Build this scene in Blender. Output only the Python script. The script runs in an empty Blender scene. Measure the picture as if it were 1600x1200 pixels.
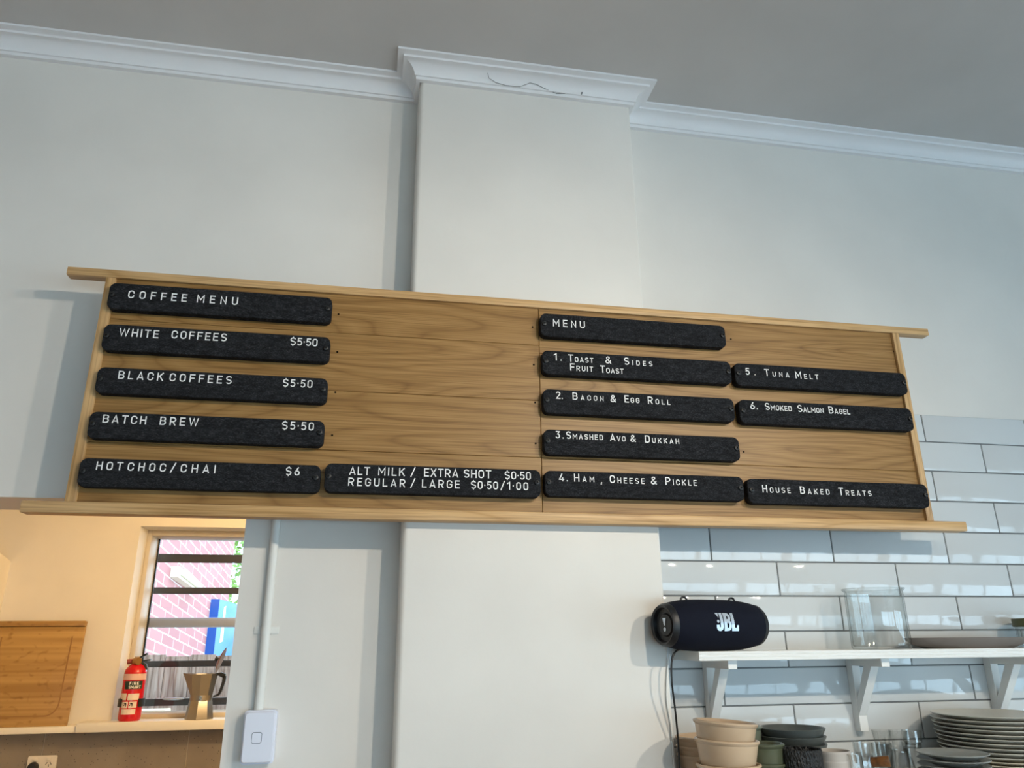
import bpy, bmesh, math, random
from mathutils import Vector, Matrix
import numpy as np
random.seed(7)
S = bpy.context.scene
COL = S.collection
PI = math.pi
E = 1.65                       # eye height of the photographer above the floor

# ------------------------------------------------------------------ camera
CX, CY = 800.0, 600.0
_a = np.array((772 - CX, -2807 - CY)); _b = np.array((7456 - CX, 950 - CY))
FPX = math.sqrt(-(_a @ _b))
_up = np.array([_a[0], _a[1], FPX]); _up /= np.linalg.norm(_up)
_x = np.array([_b[0], _b[1], FPX]); _x /= np.linalg.norm(_x)
_y = np.cross(_up, _x)
if _y[2] < 0: _y = -_y
RW = np.stack([_x, _y, _up])

def ur(px, py):
    d = RW @ np.array([px - CX, py - CY, FPX]); return d / d[1]
def at(px, py, Y):             # point of the plane y = Y seen at a photo pixel (1600x1200)
    d = ur(px, py) * Y
    return Vector((d[0], Y, d[2] + E))

cam = bpy.data.cameras.new('camera'); camo = bpy.data.objects.new('camera', cam); COL.objects.link(camo)
M = Matrix.Identity(4)
for i in range(3):
    M[i][0] = RW[i, 0]; M[i][1] = -RW[i, 1]; M[i][2] = -RW[i, 2]
M[2][3] = E
camo.matrix_world = M
cam.sensor_width = 36; cam.lens = FPX / 1600 * 36; cam.clip_start = 0.02
S.camera = camo

# ------------------------------------------------------------------ light
S.view_settings.view_transform = 'Standard'
try: S.view_settings.look = 'None'
except Exception: pass
S.view_settings.exposure = 0.0; S.view_settings.gamma = 1.0; S.view_settings.use_curve_mapping = False
W = bpy.data.worlds.new('sky'); S.world = W; W.use_nodes = True
bg = W.node_tree.nodes['Background']; bg.inputs[0].default_value = (0.57, 0.82, 1.0, 1); bg.inputs[1].default_value = 6.0

def lamp(name, kind, loc, energy, col, size=0.05, rot=None, **k):
    l = bpy.data.lights.new(name, kind); l.energy = energy; l.color = col
    if kind in ('POINT', 'SPOT'): l.shadow_soft_size = size
    for a, v in k.items(): setattr(l, a, v)
    o = bpy.data.objects.new(name, l); COL.objects.link(o); o.location = loc
    if rot: o.rotation_euler = rot
    return o
# two counter lamps (their shadows lie left of the board and the chimney breast), and the kitchen bulb
def aim(p, q): return (Vector(q) - Vector(p)).to_track_quat('-Z', 'Y').to_euler()
for lx, en in ((0.95, 60), (1.6, 57)):
    p_ = (lx, -.2, E + 0.90)
    lamp('counter_spot_light', 'SPOT', p_, en, (1.0, 0.89, 0.73), 0.025, aim(p_, (lx - 1.55, 1.55, E - .75)), spot_size=math.radians(124), spot_blend=1.0)
lamp('kitchen_bulb_light', 'POINT', (-.02, 2.55, E + 0.70), 50, (1.0, 0.71, 0.39), 0.08)
# daylight portals in the shop windows and the kitchen window
def portal(loc, sx, sy, rot):
    o = lamp('window_portal', 'AREA', loc, 1, (1, 1, 1), rot=rot, shape='RECTANGLE', size=sx, size_y=sy)
    o.data.cycles.is_portal = True
RX0, RX1, RY0 = -2.6, 5.0, -4.2
portal((2.05, RY0 + .02, .9), 5.3, 1.2, (PI / 2, 0, 0))
portal((RX1 - .02, -1.8, 1.0), 4.0, 1.3, (PI / 2, 0, PI / 2))

# ------------------------------------------------------------------ materials
def mat(name, col=(.8, .8, .8), rough=.5, metal=0, spec=.5, **kw):
    m = bpy.data.materials.new(name); m.use_nodes = True
    b = m.node_tree.nodes['Principled BSDF']
    b.inputs['Base Color'].default_value = (*col, 1); b.inputs['Roughness'].default_value = rough
    b.inputs['Metallic'].default_value = metal; b.inputs['Specular IOR Level'].default_value = spec
    for k, v in kw.items(): b.inputs[k.replace('_', ' ')].default_value = v
    return m
def N(m, t, **kw):
    n = m.node_tree.nodes.new(t)
    for k, v in kw.items():
        if k in n.inputs.keys(): n.inputs[k].default_value = v
        else: setattr(n, k, v)
    return n
def L(m, a, b): m.node_tree.links.new(a, b)
def bsdf(m): return m.node_tree.nodes['Principled BSDF']
def coords(m, scale=(1, 1, 1), rnd=False):
    tc = N(m, 'ShaderNodeTexCoord'); mp = N(m, 'ShaderNodeMapping'); mp.inputs['Scale'].default_value = scale
    src = tc.outputs['Object']
    if rnd:
        oi = N(m, 'ShaderNodeObjectInfo'); mu = N(m, 'ShaderNodeVectorMath', operation='SCALE')
        cb = N(m, 'ShaderNodeCombineXYZ')
        for k in range(3): L(m, oi.outputs['Random'], cb.inputs[k])
        L(m, cb.outputs[0], mu.inputs[0]); mu.inputs['Scale'].default_value = 13.0
        ad = N(m, 'ShaderNodeVectorMath', operation='ADD'); L(m, src, ad.inputs[0]); L(m, mu.outputs[0], ad.inputs[1]); src = ad.outputs[0]
    L(m, src, mp.inputs['Vector'])
    return mp.outputs[0]
def ramp(m, fac, stops):
    r = N(m, 'ShaderNodeValToRGB'); cr = r.color_ramp
    while len(cr.elements) < len(stops): cr.elements.new(.5)
    for e, (p, c) in zip(cr.elements, stops): e.position = p; e.color = (*c, 1)
    L(m, fac, r.inputs[0]); return r.outputs[0]
def bump(m, h, strength, dist=.01):
    b = N(m, 'ShaderNodeBump'); b.inputs['Strength'].default_value = strength; b.inputs['Distance'].default_value = dist
    L(m, h, b.inputs['Height']); L(m, b.outputs[0], bsdf(m).inputs['Normal'])
def mixc(m, f, a, b, mode='MIX'):
    x = N(m, 'ShaderNodeMix', data_type='RGBA', blend_type=mode)
    if isinstance(f, float): x.inputs[0].default_value = f
    else: L(m, f, x.inputs[0])
    for i, v in ((6, a), (7, b)):
        if isinstance(v, tuple): x.inputs[i].default_value = (*v, 1)
        else: L(m, v, x.inputs[i])
    return x.outputs[2]

def paint(name, col, rough=.55, amt=.04, bs=.06):
    m = mat(name, col, rough, spec=.3); v = coords(m)
    n = N(m, 'ShaderNodeTexNoise', Scale=3.0, Detail=4.0); L(m, v, n.inputs['Vector'])
    d = tuple(c * (1 - amt * 2) for c in col); h = tuple(min(1, c * (1 + amt * .5)) for c in col)
    L(m, ramp(m, n.outputs['Fac'], [(.3, d), (.7, h)]), bsdf(m).inputs['Base Color'])
    n2 = N(m, 'ShaderNodeTexNoise', Scale=60.0, Detail=3.0); L(m, v, n2.inputs['Vector'])
    bump(m, n2.outputs['Fac'], bs, .004)
    return m

def wood(name, c0, c1, c2, grain='X', bands=26., dist=5., rough=.45, streak=260., rnd=True, low=.1):
    m = mat(name, c1, rough, spec=.35)
    sc = {'X': (low, 1, 1), 'Z': (1, 1, low), 'Y': (1, low, 1)}[grain]
    v = coords(m, sc, rnd)
    gn = N(m, 'ShaderNodeTexNoise', Scale=bands, Detail=1.5, Roughness=.35); gn.inputs['Distortion'].default_value = .15
    L(m, v, gn.inputs['Vector'])
    ma = N(m, 'ShaderNodeMath', operation='MULTIPLY'); L(m, gn.outputs['Fac'], ma.inputs[0]); ma.inputs[1].default_value = dist
    fr = N(m, 'ShaderNodeMath', operation='PINGPONG'); L(m, ma.outputs[0], fr.inputs[0]); fr.inputs[1].default_value = 1.0
    base = ramp(m, fr.outputs[0], [(.0, c0), (.22, c1), (1., c2)])
    s2 = {'X': (6, streak, streak), 'Z': (streak, streak, 6), 'Y': (streak, 6, streak)}[grain]
    v2 = coords(m, s2, rnd)
    n = N(m, 'ShaderNodeTexNoise', Scale=1.0, Detail=3.0); L(m, v2, n.inputs['Vector'])
    dk = ramp(m, n.outputs['Fac'], [(.32, (.60, .54, .46)), (.58, (1, 1, 1))])
    c = mixc(m, .8, base, dk, 'MULTIPLY')
    L(m, c, bsdf(m).inputs['Base Color'])
    return m

WALL = paint('wall_paint', (.77, .742, .696))
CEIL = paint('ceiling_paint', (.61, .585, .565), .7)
CORN = paint('cornice_paint', (.83, .83, .84), .45, .02, .02)
CREAM = paint('kitchen_paint', (.80, .74, .62), .6)
LEDGE = paint('ledge_paint', (.80, .76, .66), .4, .03, .02)
WHITE = paint('shelf_paint', (.82, .82, .80), .4, .02, .02)
FLOORM = wood('floor_boards', (.20, .10, .045), (.28, .15, .07), (.34, .19, .09), 'Y')
OAK = wood('oak_veneer', (.255, .132, .039), (.315, .170, .053), (.375, .210, .072), 'X', 9., 34., .42, 420., True, .14)
OAKL = wood('oak_trim', (.50, .29, .115), (.60, .37, .165), (.66, .42, .20), 'X', 14., 10., .4)
OAKV = wood('oak_trim_upright', (.50, .29, .115), (.60, .37, .165), (.66, .42, .20), 'Z', 14., 10., .4)

def felt_mat():
    m = mat('charcoal_felt', (.02, .02, .022), .95, spec=.15)
    v = coords(m, (260, 400, 700), True); v2 = coords(m, (60, 60, 160), True)
    n = N(m, 'ShaderNodeTexNoise', Scale=1.0, Detail=4.0, Roughness=.7); L(m, v, n.inputs['Vector'])
    n2 = N(m, 'ShaderNodeTexNoise', Scale=1.0, Detail=2.0); L(m, v2, n2.inputs['Vector'])
    a = ramp(m, n.outputs['Fac'], [(.35, (.007, .0075, .009)), (.55, (.020, .021, .024)), (.75, (.075, .077, .082))])
    b = ramp(m, n2.outputs['Fac'], [(.3, (.55, .55, .55)), (.7, (1.25, 1.25, 1.25))])
    L(m, mixc(m, 1., a, b, 'MULTIPLY'), bsdf(m).inputs['Base Color'])
    bump(m, n.outputs['Fac'], .5, .002)
    return m
FELT = felt_mat()
BLACK = mat('black_plastic', (.008, .008, .008), .5)
HOLE = mat('dark_hole', (.006, .004, .003), .9, spec=.1)
LETTER = mat('white_lettering', (.88, .88, .88), .5)

def tile_mat():
    m = mat('white_glaze', (.62, .645, .655), .05, spec=.5)
    v = coords(m)
    n = N(m, 'ShaderNodeTexNoise', Scale=16.0, Detail=2.0); L(m, v, n.inputs['Vector'])
    n2 = N(m, 'ShaderNodeTexNoise', Scale=70.0, Detail=1.0); L(m, v, n2.inputs['Vector'])
    ad = N(m, 'ShaderNodeMath', operation='MULTIPLY_ADD'); L(m, n2.outputs['Fac'], ad.inputs[0]); ad.inputs[1].default_value = .12; L(m, n.outputs['Fac'], ad.inputs[2])
    bump(m, ad.outputs[0], .035, .02)
    return m
TILE = tile_mat()
GROUT = mat('grey_grout', (.16, .17, .175), .9)

def stone_mat():
    m = mat('grey_brown_tile', (.2, .16, .12), .55); v = coords(m)
    n = N(m, 'ShaderNodeTexNoise', Scale=5.0, Detail=5.0); L(m, v, n.inputs['Vector'])
    a = ramp(m, n.outputs['Fac'], [(.3, (.19, .155, .115)), (.7, (.27, .23, .18))])
    vo = N(m, 'ShaderNodeTexVoronoi', Scale=75.0); L(m, v, vo.inputs['Vector'])
    s = ramp(m, vo.outputs['Distance'], [(.10, (1, 1, 1)), (.16, (0, 0, 0))])
    sp = N(m, 'ShaderNodeTexVoronoi', Scale=75.0); L(m, v, sp.inputs['Vector'])
    lum = ramp(m, sp.outputs['Color'], [(.25, (.04, .03, .025)), (.3, (.23, .195, .15)), (.72, (.23, .195, .15)), (.8, (.52, .47, .40))])
    L(m, mixc(m, s, a, lum), bsdf(m).inputs['Base Color'])
    return m
STONE = stone_mat()

def brick_mat():
    m = mat('red_brick', (.5, .2, .18), .85); tc = N(m, 'ShaderNodeTexCoord'); sx = N(m, 'ShaderNodeSeparateXYZ'); L(m, tc.outputs['Object'], sx.inputs[0])
    ma = N(m, 'ShaderNodeMath', operation='MULTIPLY_ADD'); L(m, sx.outputs['Y'], ma.inputs[0]); ma.inputs[1].default_value = .10; L(m, sx.outputs['Z'], ma.inputs[2])
    cb = N(m, 'ShaderNodeCombineXYZ'); L(m, sx.outputs['Y'], cb.inputs[0]); L(m, ma.outputs[0], cb.inputs[1])
    b = N(m, 'ShaderNodeTexBrick', Scale=1.0); L(m, cb.outputs[0], b.inputs['Vector'])
    b.inputs['Color1'].default_value = (.42, .17, .165, 1); b.inputs['Color2'].default_value = (.36, .135, .135, 1); b.inputs['Mortar'].default_value = (.62, .54, .52, 1)
    b.inputs['Mortar Size'].default_value = .006; b.inputs['Brick Width'].default_value = .46; b.inputs['Row Height'].default_value = .098; b.inputs['Mortar Smooth'].default_value = .1
    L(m, b.outputs['Color'], bsdf(m).inputs['Base Color']); return m
BRICK = brick_mat()
PALING = wood('weathered_paling', (.15, .095, .08), (.26, .185, .16), (.35, .265, .235), 'Z', 12., 12., .9, 120., True)
BAMBOO = None
def bamboo_mat():
    m = mat('bamboo', (.5, .28, .09), .45); v = coords(m, (1.1, 1, 55))
    n = N(m, 'ShaderNodeTexNoise', Scale=1.0, Detail=1.0); L(m, v, n.inputs['Vector'])
    a = ramp(m, n.outputs['Fac'], [(.3, (.33, .175, .045)), (.7, (.48, .285, .088))])
    v2 = coords(m, (38, 1, 55)); n2 = N(m, 'ShaderNodeTexNoise', Scale=1.0, Detail=0.0); L(m, v2, n2.inputs['Vector'])
    k = ramp(m, n2.outputs['Fac'], [(.64, (1, 1, 1)), (.84, (.70, .62, .52))])
    L(m, mixc(m, 1., a, k, 'MULTIPLY'), bsdf(m).inputs['Base Color']); return m
BAMBOO = bamboo_mat()
BAMDARK = mat('bamboo_groove', (.30, .15, .045), .6)

def glass_mat(name, tint=(1, 1, 1), ior=1.47):
    m = mat(name, tint, 0.0, Transmission_Weight=1.0, IOR=ior); return m
def thin_glass(name):
    m = bpy.data.materials.new(name); m.use_nodes = True; nt = m.node_tree; nt.nodes.remove(nt.nodes['Principled BSDF'])
    lw = N(m, 'ShaderNodeLayerWeight', Blend=.5); c = ramp(m, lw.outputs['Facing'], [(.0, (.985, .99, .988)), (.70, (.93, .945, .94)), (1., (.42, .46, .45))])
    t = N(m, 'ShaderNodeBsdfTransparent'); L(m, c, t.inputs['Color']); g = N(m, 'ShaderNodeBsdfGlossy'); g.inputs['Roughness'].default_value = .03
    pw = N(m, 'ShaderNodeMath', operation='POWER'); L(m, lw.outputs['Facing'], pw.inputs[0]); pw.inputs[1].default_value = 4.0
    f = N(m, 'ShaderNodeMath', operation='MULTIPLY_ADD'); L(m, pw.outputs[0], f.inputs[0]); f.inputs[1].default_value = .5; f.inputs[2].default_value = .085; x = N(m, 'ShaderNodeMixShader')
    L(m, f.outputs[0], x.inputs[0]); L(m, t.outputs[0], x.inputs[1]); L(m, g.outputs[0], x.inputs[2]); L(m, x.outputs[0], nt.nodes['Material Output'].inputs[0]); return m
GLASS = thin_glass('clear_glass')
def pane_mat():
    m = bpy.data.materials.new('window_glass'); m.use_nodes = True; nt = m.node_tree; nt.nodes.remove(nt.nodes['Principled BSDF'])
    t = N(m, 'ShaderNodeBsdfTransparent'); g = N(m, 'ShaderNodeBsdfGlossy'); g.inputs['Roughness'].default_value = .02
    f = N(m, 'ShaderNodeFresnel', IOR=1.45); x = N(m, 'ShaderNodeMixShader')
    L(m, f.outputs[0], x.inputs[0]); L(m, t.outputs[0], x.inputs[1]); L(m, g.outputs[0], x.inputs[2]); L(m, x.outputs[0], nt.nodes['Material Output'].inputs[0]); return m
PANE = pane_mat()

def glaze(name, col, rough=.12, speck=0., dark=(0, 0, 0), sc=300.):
    m = mat(name, col, rough); v = coords(m, (1, 1, 1), True)
    n = N(m, 'ShaderNodeTexNoise', Scale=sc if speck else 12., Detail=3.0); L(m, v, n.inputs['Vector'])
    if speck: st = [(.0, dark), (speck, col), (1., col)]
    else: st = [(.3, tuple(c * .88 for c in col)), (.7, col)]
    L(m, ramp(m, n.outputs['Fac'], st), bsdf(m).inputs['Base Color']); return m
BEIGE = glaze('beige_glaze', (.56, .41, .275), .14)
GREEN = glaze('green_glaze', (.085, .095, .058), .08)
DGREY = glaze('dark_grey_glaze', (.085, .095, .09), .35, .38, (.03, .035, .03))
BLKTEX = glaze('black_textured_glaze', (.010, .010, .011), .45)
_v = coords(BLKTEX, (220, 220, 120)); _n = N(BLKTEX, 'ShaderNodeTexNoise', Scale=1.0, Detail=2.0); L(BLKTEX, _v, _n.inputs['Vector']); bump(BLKTEX, _n.outputs['Fac'], 1.0, .01)
PALE = glaze('pale_grey_clay', (.48, .44, .40), .6)
PLATE = glaze('stone_plate_glaze', (.58, .555, .49), .3)
CREAMP = glaze('cream_plate_glaze', (.60, .54, .42), .3)
GPLATE = glaze('grey_plate_glaze', (.26, .27, .255), .3)
TRAY = glaze('brown_grey_clay', (.20, .17, .15), .5)
NAVY = mat('navy_fabric', (.0035, .005, .013), .85, spec=.2)
_v = coords(NAVY, (900, 900, 900)); _n = N(NAVY, 'ShaderNodeTexNoise', Scale=1.0); L(NAVY, _v, _n.inputs['Vector']); bump(NAVY, _n.outputs['Fac'], .4, .002)
RUBBER = mat('black_rubber', (.006, .007, .009), .45)
SILVER = mat('silver_emblem', (.55, .62, .70), .35, .6)
REDM = mat('red_enamel', (.55, .006, .012), .2)
ALU = mat('brushed_aluminium', (.34, .31, .26), .36, 1.0)
_v = coords(ALU, (400, 400, 8)); _n = N(ALU, 'ShaderNodeTexNoise', Scale=1.0); L(ALU, _v, _n.inputs['Vector']); bump(ALU, _n.outputs['Fac'], .08, .001)
BRASS = mat('brass', (.45, .27, .12), .35, 1.0)
OLIVE = mat('olive_lid', (.10, .10, .035), .5)
COPPER = wood('copper_brown_wood', (.08, .032, .008), (.14, .055, .013), (.18, .072, .018), 'X', 30., 8., .35)
PLAST = mat('white_plastic', (.74, .76, .86), .28)
PLASTG = mat('grey_outline', (.12, .14, .18), .5)
CONDUIT = paint('painted_conduit', (.74, .74, .71), .45, .01, .01)
FRAMEW = paint('window_paint', (.60, .53, .42), .45, .02, .02)
RAILB = mat('pale_rail', (.42, .46, .56), .4)
BARM = mat('black_steel', (.018, .014, .014), .5)
BLUE = mat('blue_sign_paint', (.012, .14, .42), .4)
BLUED = mat('blue_sign_edge', (.005, .075, .34), .4)
LEAF = mat('leaf_green', (.16, .27, .05), .6)
BARK = mat('bark', (.12, .08, .05), .9)
BATTEN = mat('cream_batten', (.72, .66, .50), .5)
GROUND = paint('concrete_ground', (.42, .40, .38), .9)
BOXC = mat('cardboard_cream', (.62, .5, .36), .8)
LABELR = mat('cream_label', (.72, .60, .50), .5)
LABELG = mat('dark_green_label', (.012, .035, .02), .5)
WIRE = mat('grey_wire', (.13, .13, .13), .6)
SOCK = mat('ivory_plastic', (.72, .66, .56), .35)

# ------------------------------------------------------------------ mesh helpers
class MB:
    def __init__(s): s.bm = bmesh.new()
    def face(s, vs, flip=False):
        try: return s.bm.faces.new(vs[::-1] if flip else vs)
        except ValueError: return None
    def box(s, x0, x1, y0, y1, z0, z1, bev=0, seg=2):
        r = bmesh.ops.create_cube(s.bm, size=1)['verts']
        for v in r: v.co = Vector(((x0 + x1) / 2 + v.co.x * (x1 - x0), (y0 + y1) / 2 + v.co.y * (y1 - y0), (z0 + z1) / 2 + v.co.z * (z1 - z0)))
        if bev:
            es = list({e for v in r for e in v.link_edges})
            bmesh.ops.bevel(s.bm, geom=es, offset=bev, segments=seg, affect='EDGES', profile=.5)
        return s
    def bar(s, p, q, w, h, up=(0, 0, 1)):      # rectangular bar from p to q
        p, q = Vector(p), Vector(q); d = (q - p).normalized(); u = Vector(up); sd = d.cross(u).normalized(); u = sd.cross(d).normalized()
        R = [[s.bm.verts.new(c + sd * a * w / 2 + u * b * h / 2) for a, b in ((-1, -1), (1, -1), (1, 1), (-1, 1))] for c in (p, q)]
        for i in range(4): s.face([R[0][i], R[0][(i + 1) % 4], R[1][(i + 1) % 4], R[1][i]])
        s.face(R[0][::-1]); s.face(R[1]); return s
    def prism(s, pts, axis, a, b):             # polygon pts (2-D) swept along axis from a to b
        def P(p, t):
            return {'x': (t, p[0], p[1]), 'y': (p[0], t, p[1]), 'z': (p[0], p[1], t)}[axis]
        A = [s.bm.verts.new(P(p, a)) for p in pts]; B = [s.bm.verts.new(P(p, b)) for p in pts]; n = len(pts)
        for i in range(n): s.face([A[i], A[(i + 1) % n], B[(i + 1) % n], B[i]])
        s.face(A[::-1]); s.face(B); return s
    def lathe(s, prof, c=(0, 0, 0), n=40, sx=1, sy=1, mtx=None):
        c = Vector(c); rings = []
        for r, z in prof:
            if r < 1e-6: rings.append([s.bm.verts.new((c.x, c.y, c.z + z))])
            else: rings.append([s.bm.verts.new((c.x + sx * r * math.cos(2 * PI * k / n), c.y + sy * r * math.sin(2 * PI * k / n), c.z + z)) for k in range(n)])
        for A, B in zip(rings, rings[1:]):
            for k in range(n):
                a, b = A[k % len(A)], A[(k + 1) % len(A)]; c_, d = B[(k + 1) % len(B)], B[k % len(B)]
                vs = [v for i, v in enumerate((a, b, c_, d)) if v not in (a, b, c_, d)[:i]]
                if len(vs) > 2: s.face(vs)
        if mtx is not None:
            for R in rings:
                for v in R: v.co = mtx @ v.co
        return s
    def tube(s, pts, r, n=8, cap=True):
        pts = [Vector(p) for p in pts]; prev = None; rings = []
        rr = r if isinstance(r, (list, tuple)) else [r] * len(pts)
        for i, p in enumerate(pts):
            t = (pts[min(i + 1, len(pts) - 1)] - pts[max(i - 1, 0)]).normalized()
            a = prev - t * prev.dot(t) if prev else t.orthogonal()
            a.normalize(); prev = a; b = t.cross(a)
            rings.append([s.bm.verts.new(p + (a * math.cos(2 * PI * k / n) + b * math.sin(2 * PI * k / n)) * rr[i]) for k in range(n)])
        for A, B in zip(rings, rings[1:]):
            for k in range(n): s.face([A[k], A[(k + 1) % n], B[(k + 1) % n], B[k]])
        if cap: s.face(rings[0][::-1]); s.face(rings[-1])
        return s
    def build(s, name, m, parent=None, smooth=True, kind=None, ang=35):
        bmesh.ops.recalc_face_normals(s.bm, faces=s.bm.faces[:])
        me = bpy.data.meshes.new(name)
        if smooth:
            for f in s.bm.faces: f.smooth = True
            for e in s.bm.edges:
                if len(e.link_faces) == 2 and e.calc_face_angle(0) > math.radians(ang): e.smooth = False
        s.bm.to_mesh(me); s.bm.free()
        o = bpy.data.objects.new(name, me); COL.objects.link(o)
        me.materials.append(m)
        if parent:
            o.parent = parent; bpy.context.view_layer.update()
            o.matrix_parent_inverse = parent.matrix_world.inverted()
        if kind: o['kind'] = kind
        return o
def tag(o, label, cat, group=None):
    o['label'] = label; o['category'] = cat
    if group: o['group'] = group
    return o
def thing(name, loc, label, cat, group=None):
    o = bpy.data.objects.new(name, None); COL.objects.link(o); o.location = loc; o.empty_display_size = .05
    bpy.context.view_layer.update()
    return tag(o, label, cat, group)
def rrect(cx, cz, w, h, r, n=6):
    pts = []
    for sx, sz, a0 in ((1, 1, 0), (-1, 1, PI / 2), (-1, -1, PI), (1, -1, 3 * PI / 2)):
        for k in range(n + 1):
            a = a0 + PI / 2 * k / n
            pts.append((cx + sx * (w / 2 - r) + r * math.cos(a), cz + sz * (h / 2 - r) + r * math.sin(a)))
    return pts

# ------------------------------------------------------------------ the room
YL, YC, YT, YK = 1.635, 1.5505, 1.627, 3.80     # recess wall, chimney breast, tile face, kitchen wall
ZC = E + 1.3825                                  # ceiling
XA, XB = .0392 * YC, .3938 * YC                  # chimney breast edges
XO, ZO = -.2567, E + .1718 * YL                  # kitchen doorway: right jamb and head
def struct(name, m, mb, **k): return mb.build(name, m, kind='structure', **k)
WT = .16
mb = MB(); mb.box(RX0, -1.95, YL, YL + WT, 0, ZC); mb.box(-1.95, XO, YL, YL + WT, ZO, ZC); mb.box(XO, XA + .05, YL, YL + WT, 0, ZC)
struct('wall_left', WALL, mb)
# chimney breast with softly rounded arrises
r_ = .012
pts = [(XA, YL + .02)] + [(XA + r_ - r_ * math.cos(t), YC + r_ - r_ * math.sin(t)) for t in [PI / 2 * k / 6 for k in range(7)]] + \
      [(XB - r_ / 2 + r_ / 2 * math.sin(t), YC + r_ / 2 - r_ / 2 * math.cos(t)) for t in [PI / 2 * k / 5 for k in range(6)]] + [(XB, YL + .02)]
struct('wall_chimney_breast', WALL, MB().prism(pts, 'z', 0, ZC))
struct('wall_right', WALL, MB().box(XB - .05, RX1 + .1, YL, YL + WT, 0, ZC))
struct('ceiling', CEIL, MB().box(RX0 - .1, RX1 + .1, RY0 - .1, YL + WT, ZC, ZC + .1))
struct('floor', FLOORM, MB().box(RX0 - .1, RX1 + .1, RY0 - .1, YK + .3, -.1, 0))
mb = MB(); mb.box(RX0 - .1, RX0, RY0, YL + WT, 0, ZC); struct('wall_west', WALL, mb)
mb = MB()                                        # shopfront wall with a wide window
mb.box(RX0 - .1, -.6, RY0 - .1, RY0, 0, ZC); mb.box(4.7, RX1 + .1, RY0 - .1, RY0, 0, ZC); mb.box(-.6, 4.7, RY0 - .1, RY0, 0, .3); mb.box(-.6, 4.7, RY0 - .1, RY0, 1.5, ZC)
for x in (.7, 2.1, 3.5): mb.box(x - .04, x + .04, RY0 - .1, RY0, .3, 1.5)
struct('wall_back', WALL, mb)
mb = MB()                                        # street side wall with a window
mb.box(RX1, RX1 + .1, RY0, -3.8, 0, ZC); mb.box(RX1, RX1 + .1, .2, YL + WT, 0, ZC); mb.box(RX1, RX1 + .1, -3.8, .2, 0, .35); mb.box(RX1, RX1 + .1, -3.8, .2, 1.65, ZC)
for y in (-2.5, -1.1): mb.box(RX1, RX1 + .1, y - .04, y + .04, .35, 1.65)
struct('wall_east', WALL, mb)
# cornice: profile (projection from wall, drop from ceiling), mitred round the breast
prof = [(0, 0), (.058, 0), (.058, .0055), (.0445, .0075), (.0435, .0085), (.0435, .0135)]
for k in range(7):
    t = PI / 2 * k / 6; prof.append((.0435 - .030 * math.sin(t) * .98, .0135 + .026 * (1 - math.cos(t)) + .0012 * k / 6))
prof += [(.0145, .0415), (.0105, .0425), (.0100, .0505), (0, .0515)]
def corner_path(p): return [(RX0, YL - p), (XA - p, YL - p), (XA - p, YC - p), (XB + p, YC - p), (XB + p, YL - p), (RX1, YL - p)]
mb = MB(); rows = [[mb.bm.verts.new((x, y, ZC - d)) for x, y in corner_path(p)] for p, d in prof]
for A, B in zip(rows, rows[1:]):
    for i in range(5): mb.face([A[i], A[i + 1], B[i + 1], B[i]])
struct('trim_1', CORN, mb, ang=25)
# subway tiles: one mesh, every tile its own pillowed block, over a grout bed
TW, TH, G = .1873 * YT, .0465 * YT, .0028
ztop = E + .2915 * YT
mb = MB(); X1 = 2.4
row = -1; zt = E + .336 * YT
k = 0
zs = [(ztop, zt)] + [(ztop - TH * (i + 1), ztop - TH * i) for i in range(14)]
for i, (z0, z1) in enumerate(zs):
    off = (.842 * YT) % TW if i % 2 == 0 else (.7519 * YT) % TW
    x = off - TW * 2
    while x < X1:
        a, b = max(x, XB + .001), min(x + TW, X1)
        if b - a > .01: mb.box(a + G / 2, b - G / 2, YT, YL - .0015, z0 + G / 2, z1 - G / 2, .0016, 2)
        x += TW
# NB: rows alternate from the joint positions measured on the wall
struct('wall_tiles', TILE, mb, ang=60)
struct('wall_tile_grout', GROUT, MB().box(XB, X1, YL - .0055, YL + .001, zs[-1][0], zt - .001))

# ------------------------------------------------------------------ the kitchen behind
ZK = 1.65 + 1.0
WX0, WX1, WZ0, WZ1 = -.2802 * YK, -.17, E - .0813 * YK, E + .1398 * YK
mb = MB(); KD = .34
mb.box(-2.6, WX0, YK, YK + KD, 0, ZK); mb.box(WX1, .6, YK, YK + KD, 0, ZK); mb.box(WX0, WX1, YK, YK + KD, 0, WZ0); mb.box(WX0, WX1, YK, YK + KD, WZ1, ZK)
struct('wall_kitchen', CREAM, mb)
mb = MB(); mb.box(-2.7, -2.6, YL + WT, YK + KD, 0, ZK); struct('wall_kitchen_left', CREAM, mb)
mb = MB(); mb.box(.6, .7, YL + WT, YK + KD, 0, ZK); struct('wall_kitchen_right', CREAM, mb)
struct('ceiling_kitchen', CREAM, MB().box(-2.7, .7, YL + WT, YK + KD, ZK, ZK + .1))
XN = -.4175 * YK
mb = MB(); mb.prism([(3.30, 0), (YK, 0), (YK, E + .0959 * YK), (3.30, E + .0959 * YK + .10)], 'x', -2.6, XN)
struct('wall_kitchen_nib', CREAM, mb)
# ledge and splashback
ZL = E - .0832 * (YK - .03)
mb = MB(); mb.box(XN, -.2757 * YK - .13, YK - .075, YK, ZL - .028, ZL - .002, .003); mb.box(-.2757 * YK - .128, .6, YK - .085, YK + .02, ZL - .028, ZL + .010, .003)
struct('trim_2', LEDGE, mb)
mb = MB(); gx = [-.5, -.3456, -.1938, -.042]
for a, b in zip(gx, gx[1:]): mb.box(a * YK + .002, b * YK - .002, YK - .012, YK, 1.0, ZL - .0285, .001)
struct('wall_splashback', STONE, mb, smooth=False)
struct('wall_splashback_grout', mat('pale_grout', (.42, .37, .30), .9), MB().box(-2.0, .0, YK - .009, YK + .001, 1.0, ZL - .0285))
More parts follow.
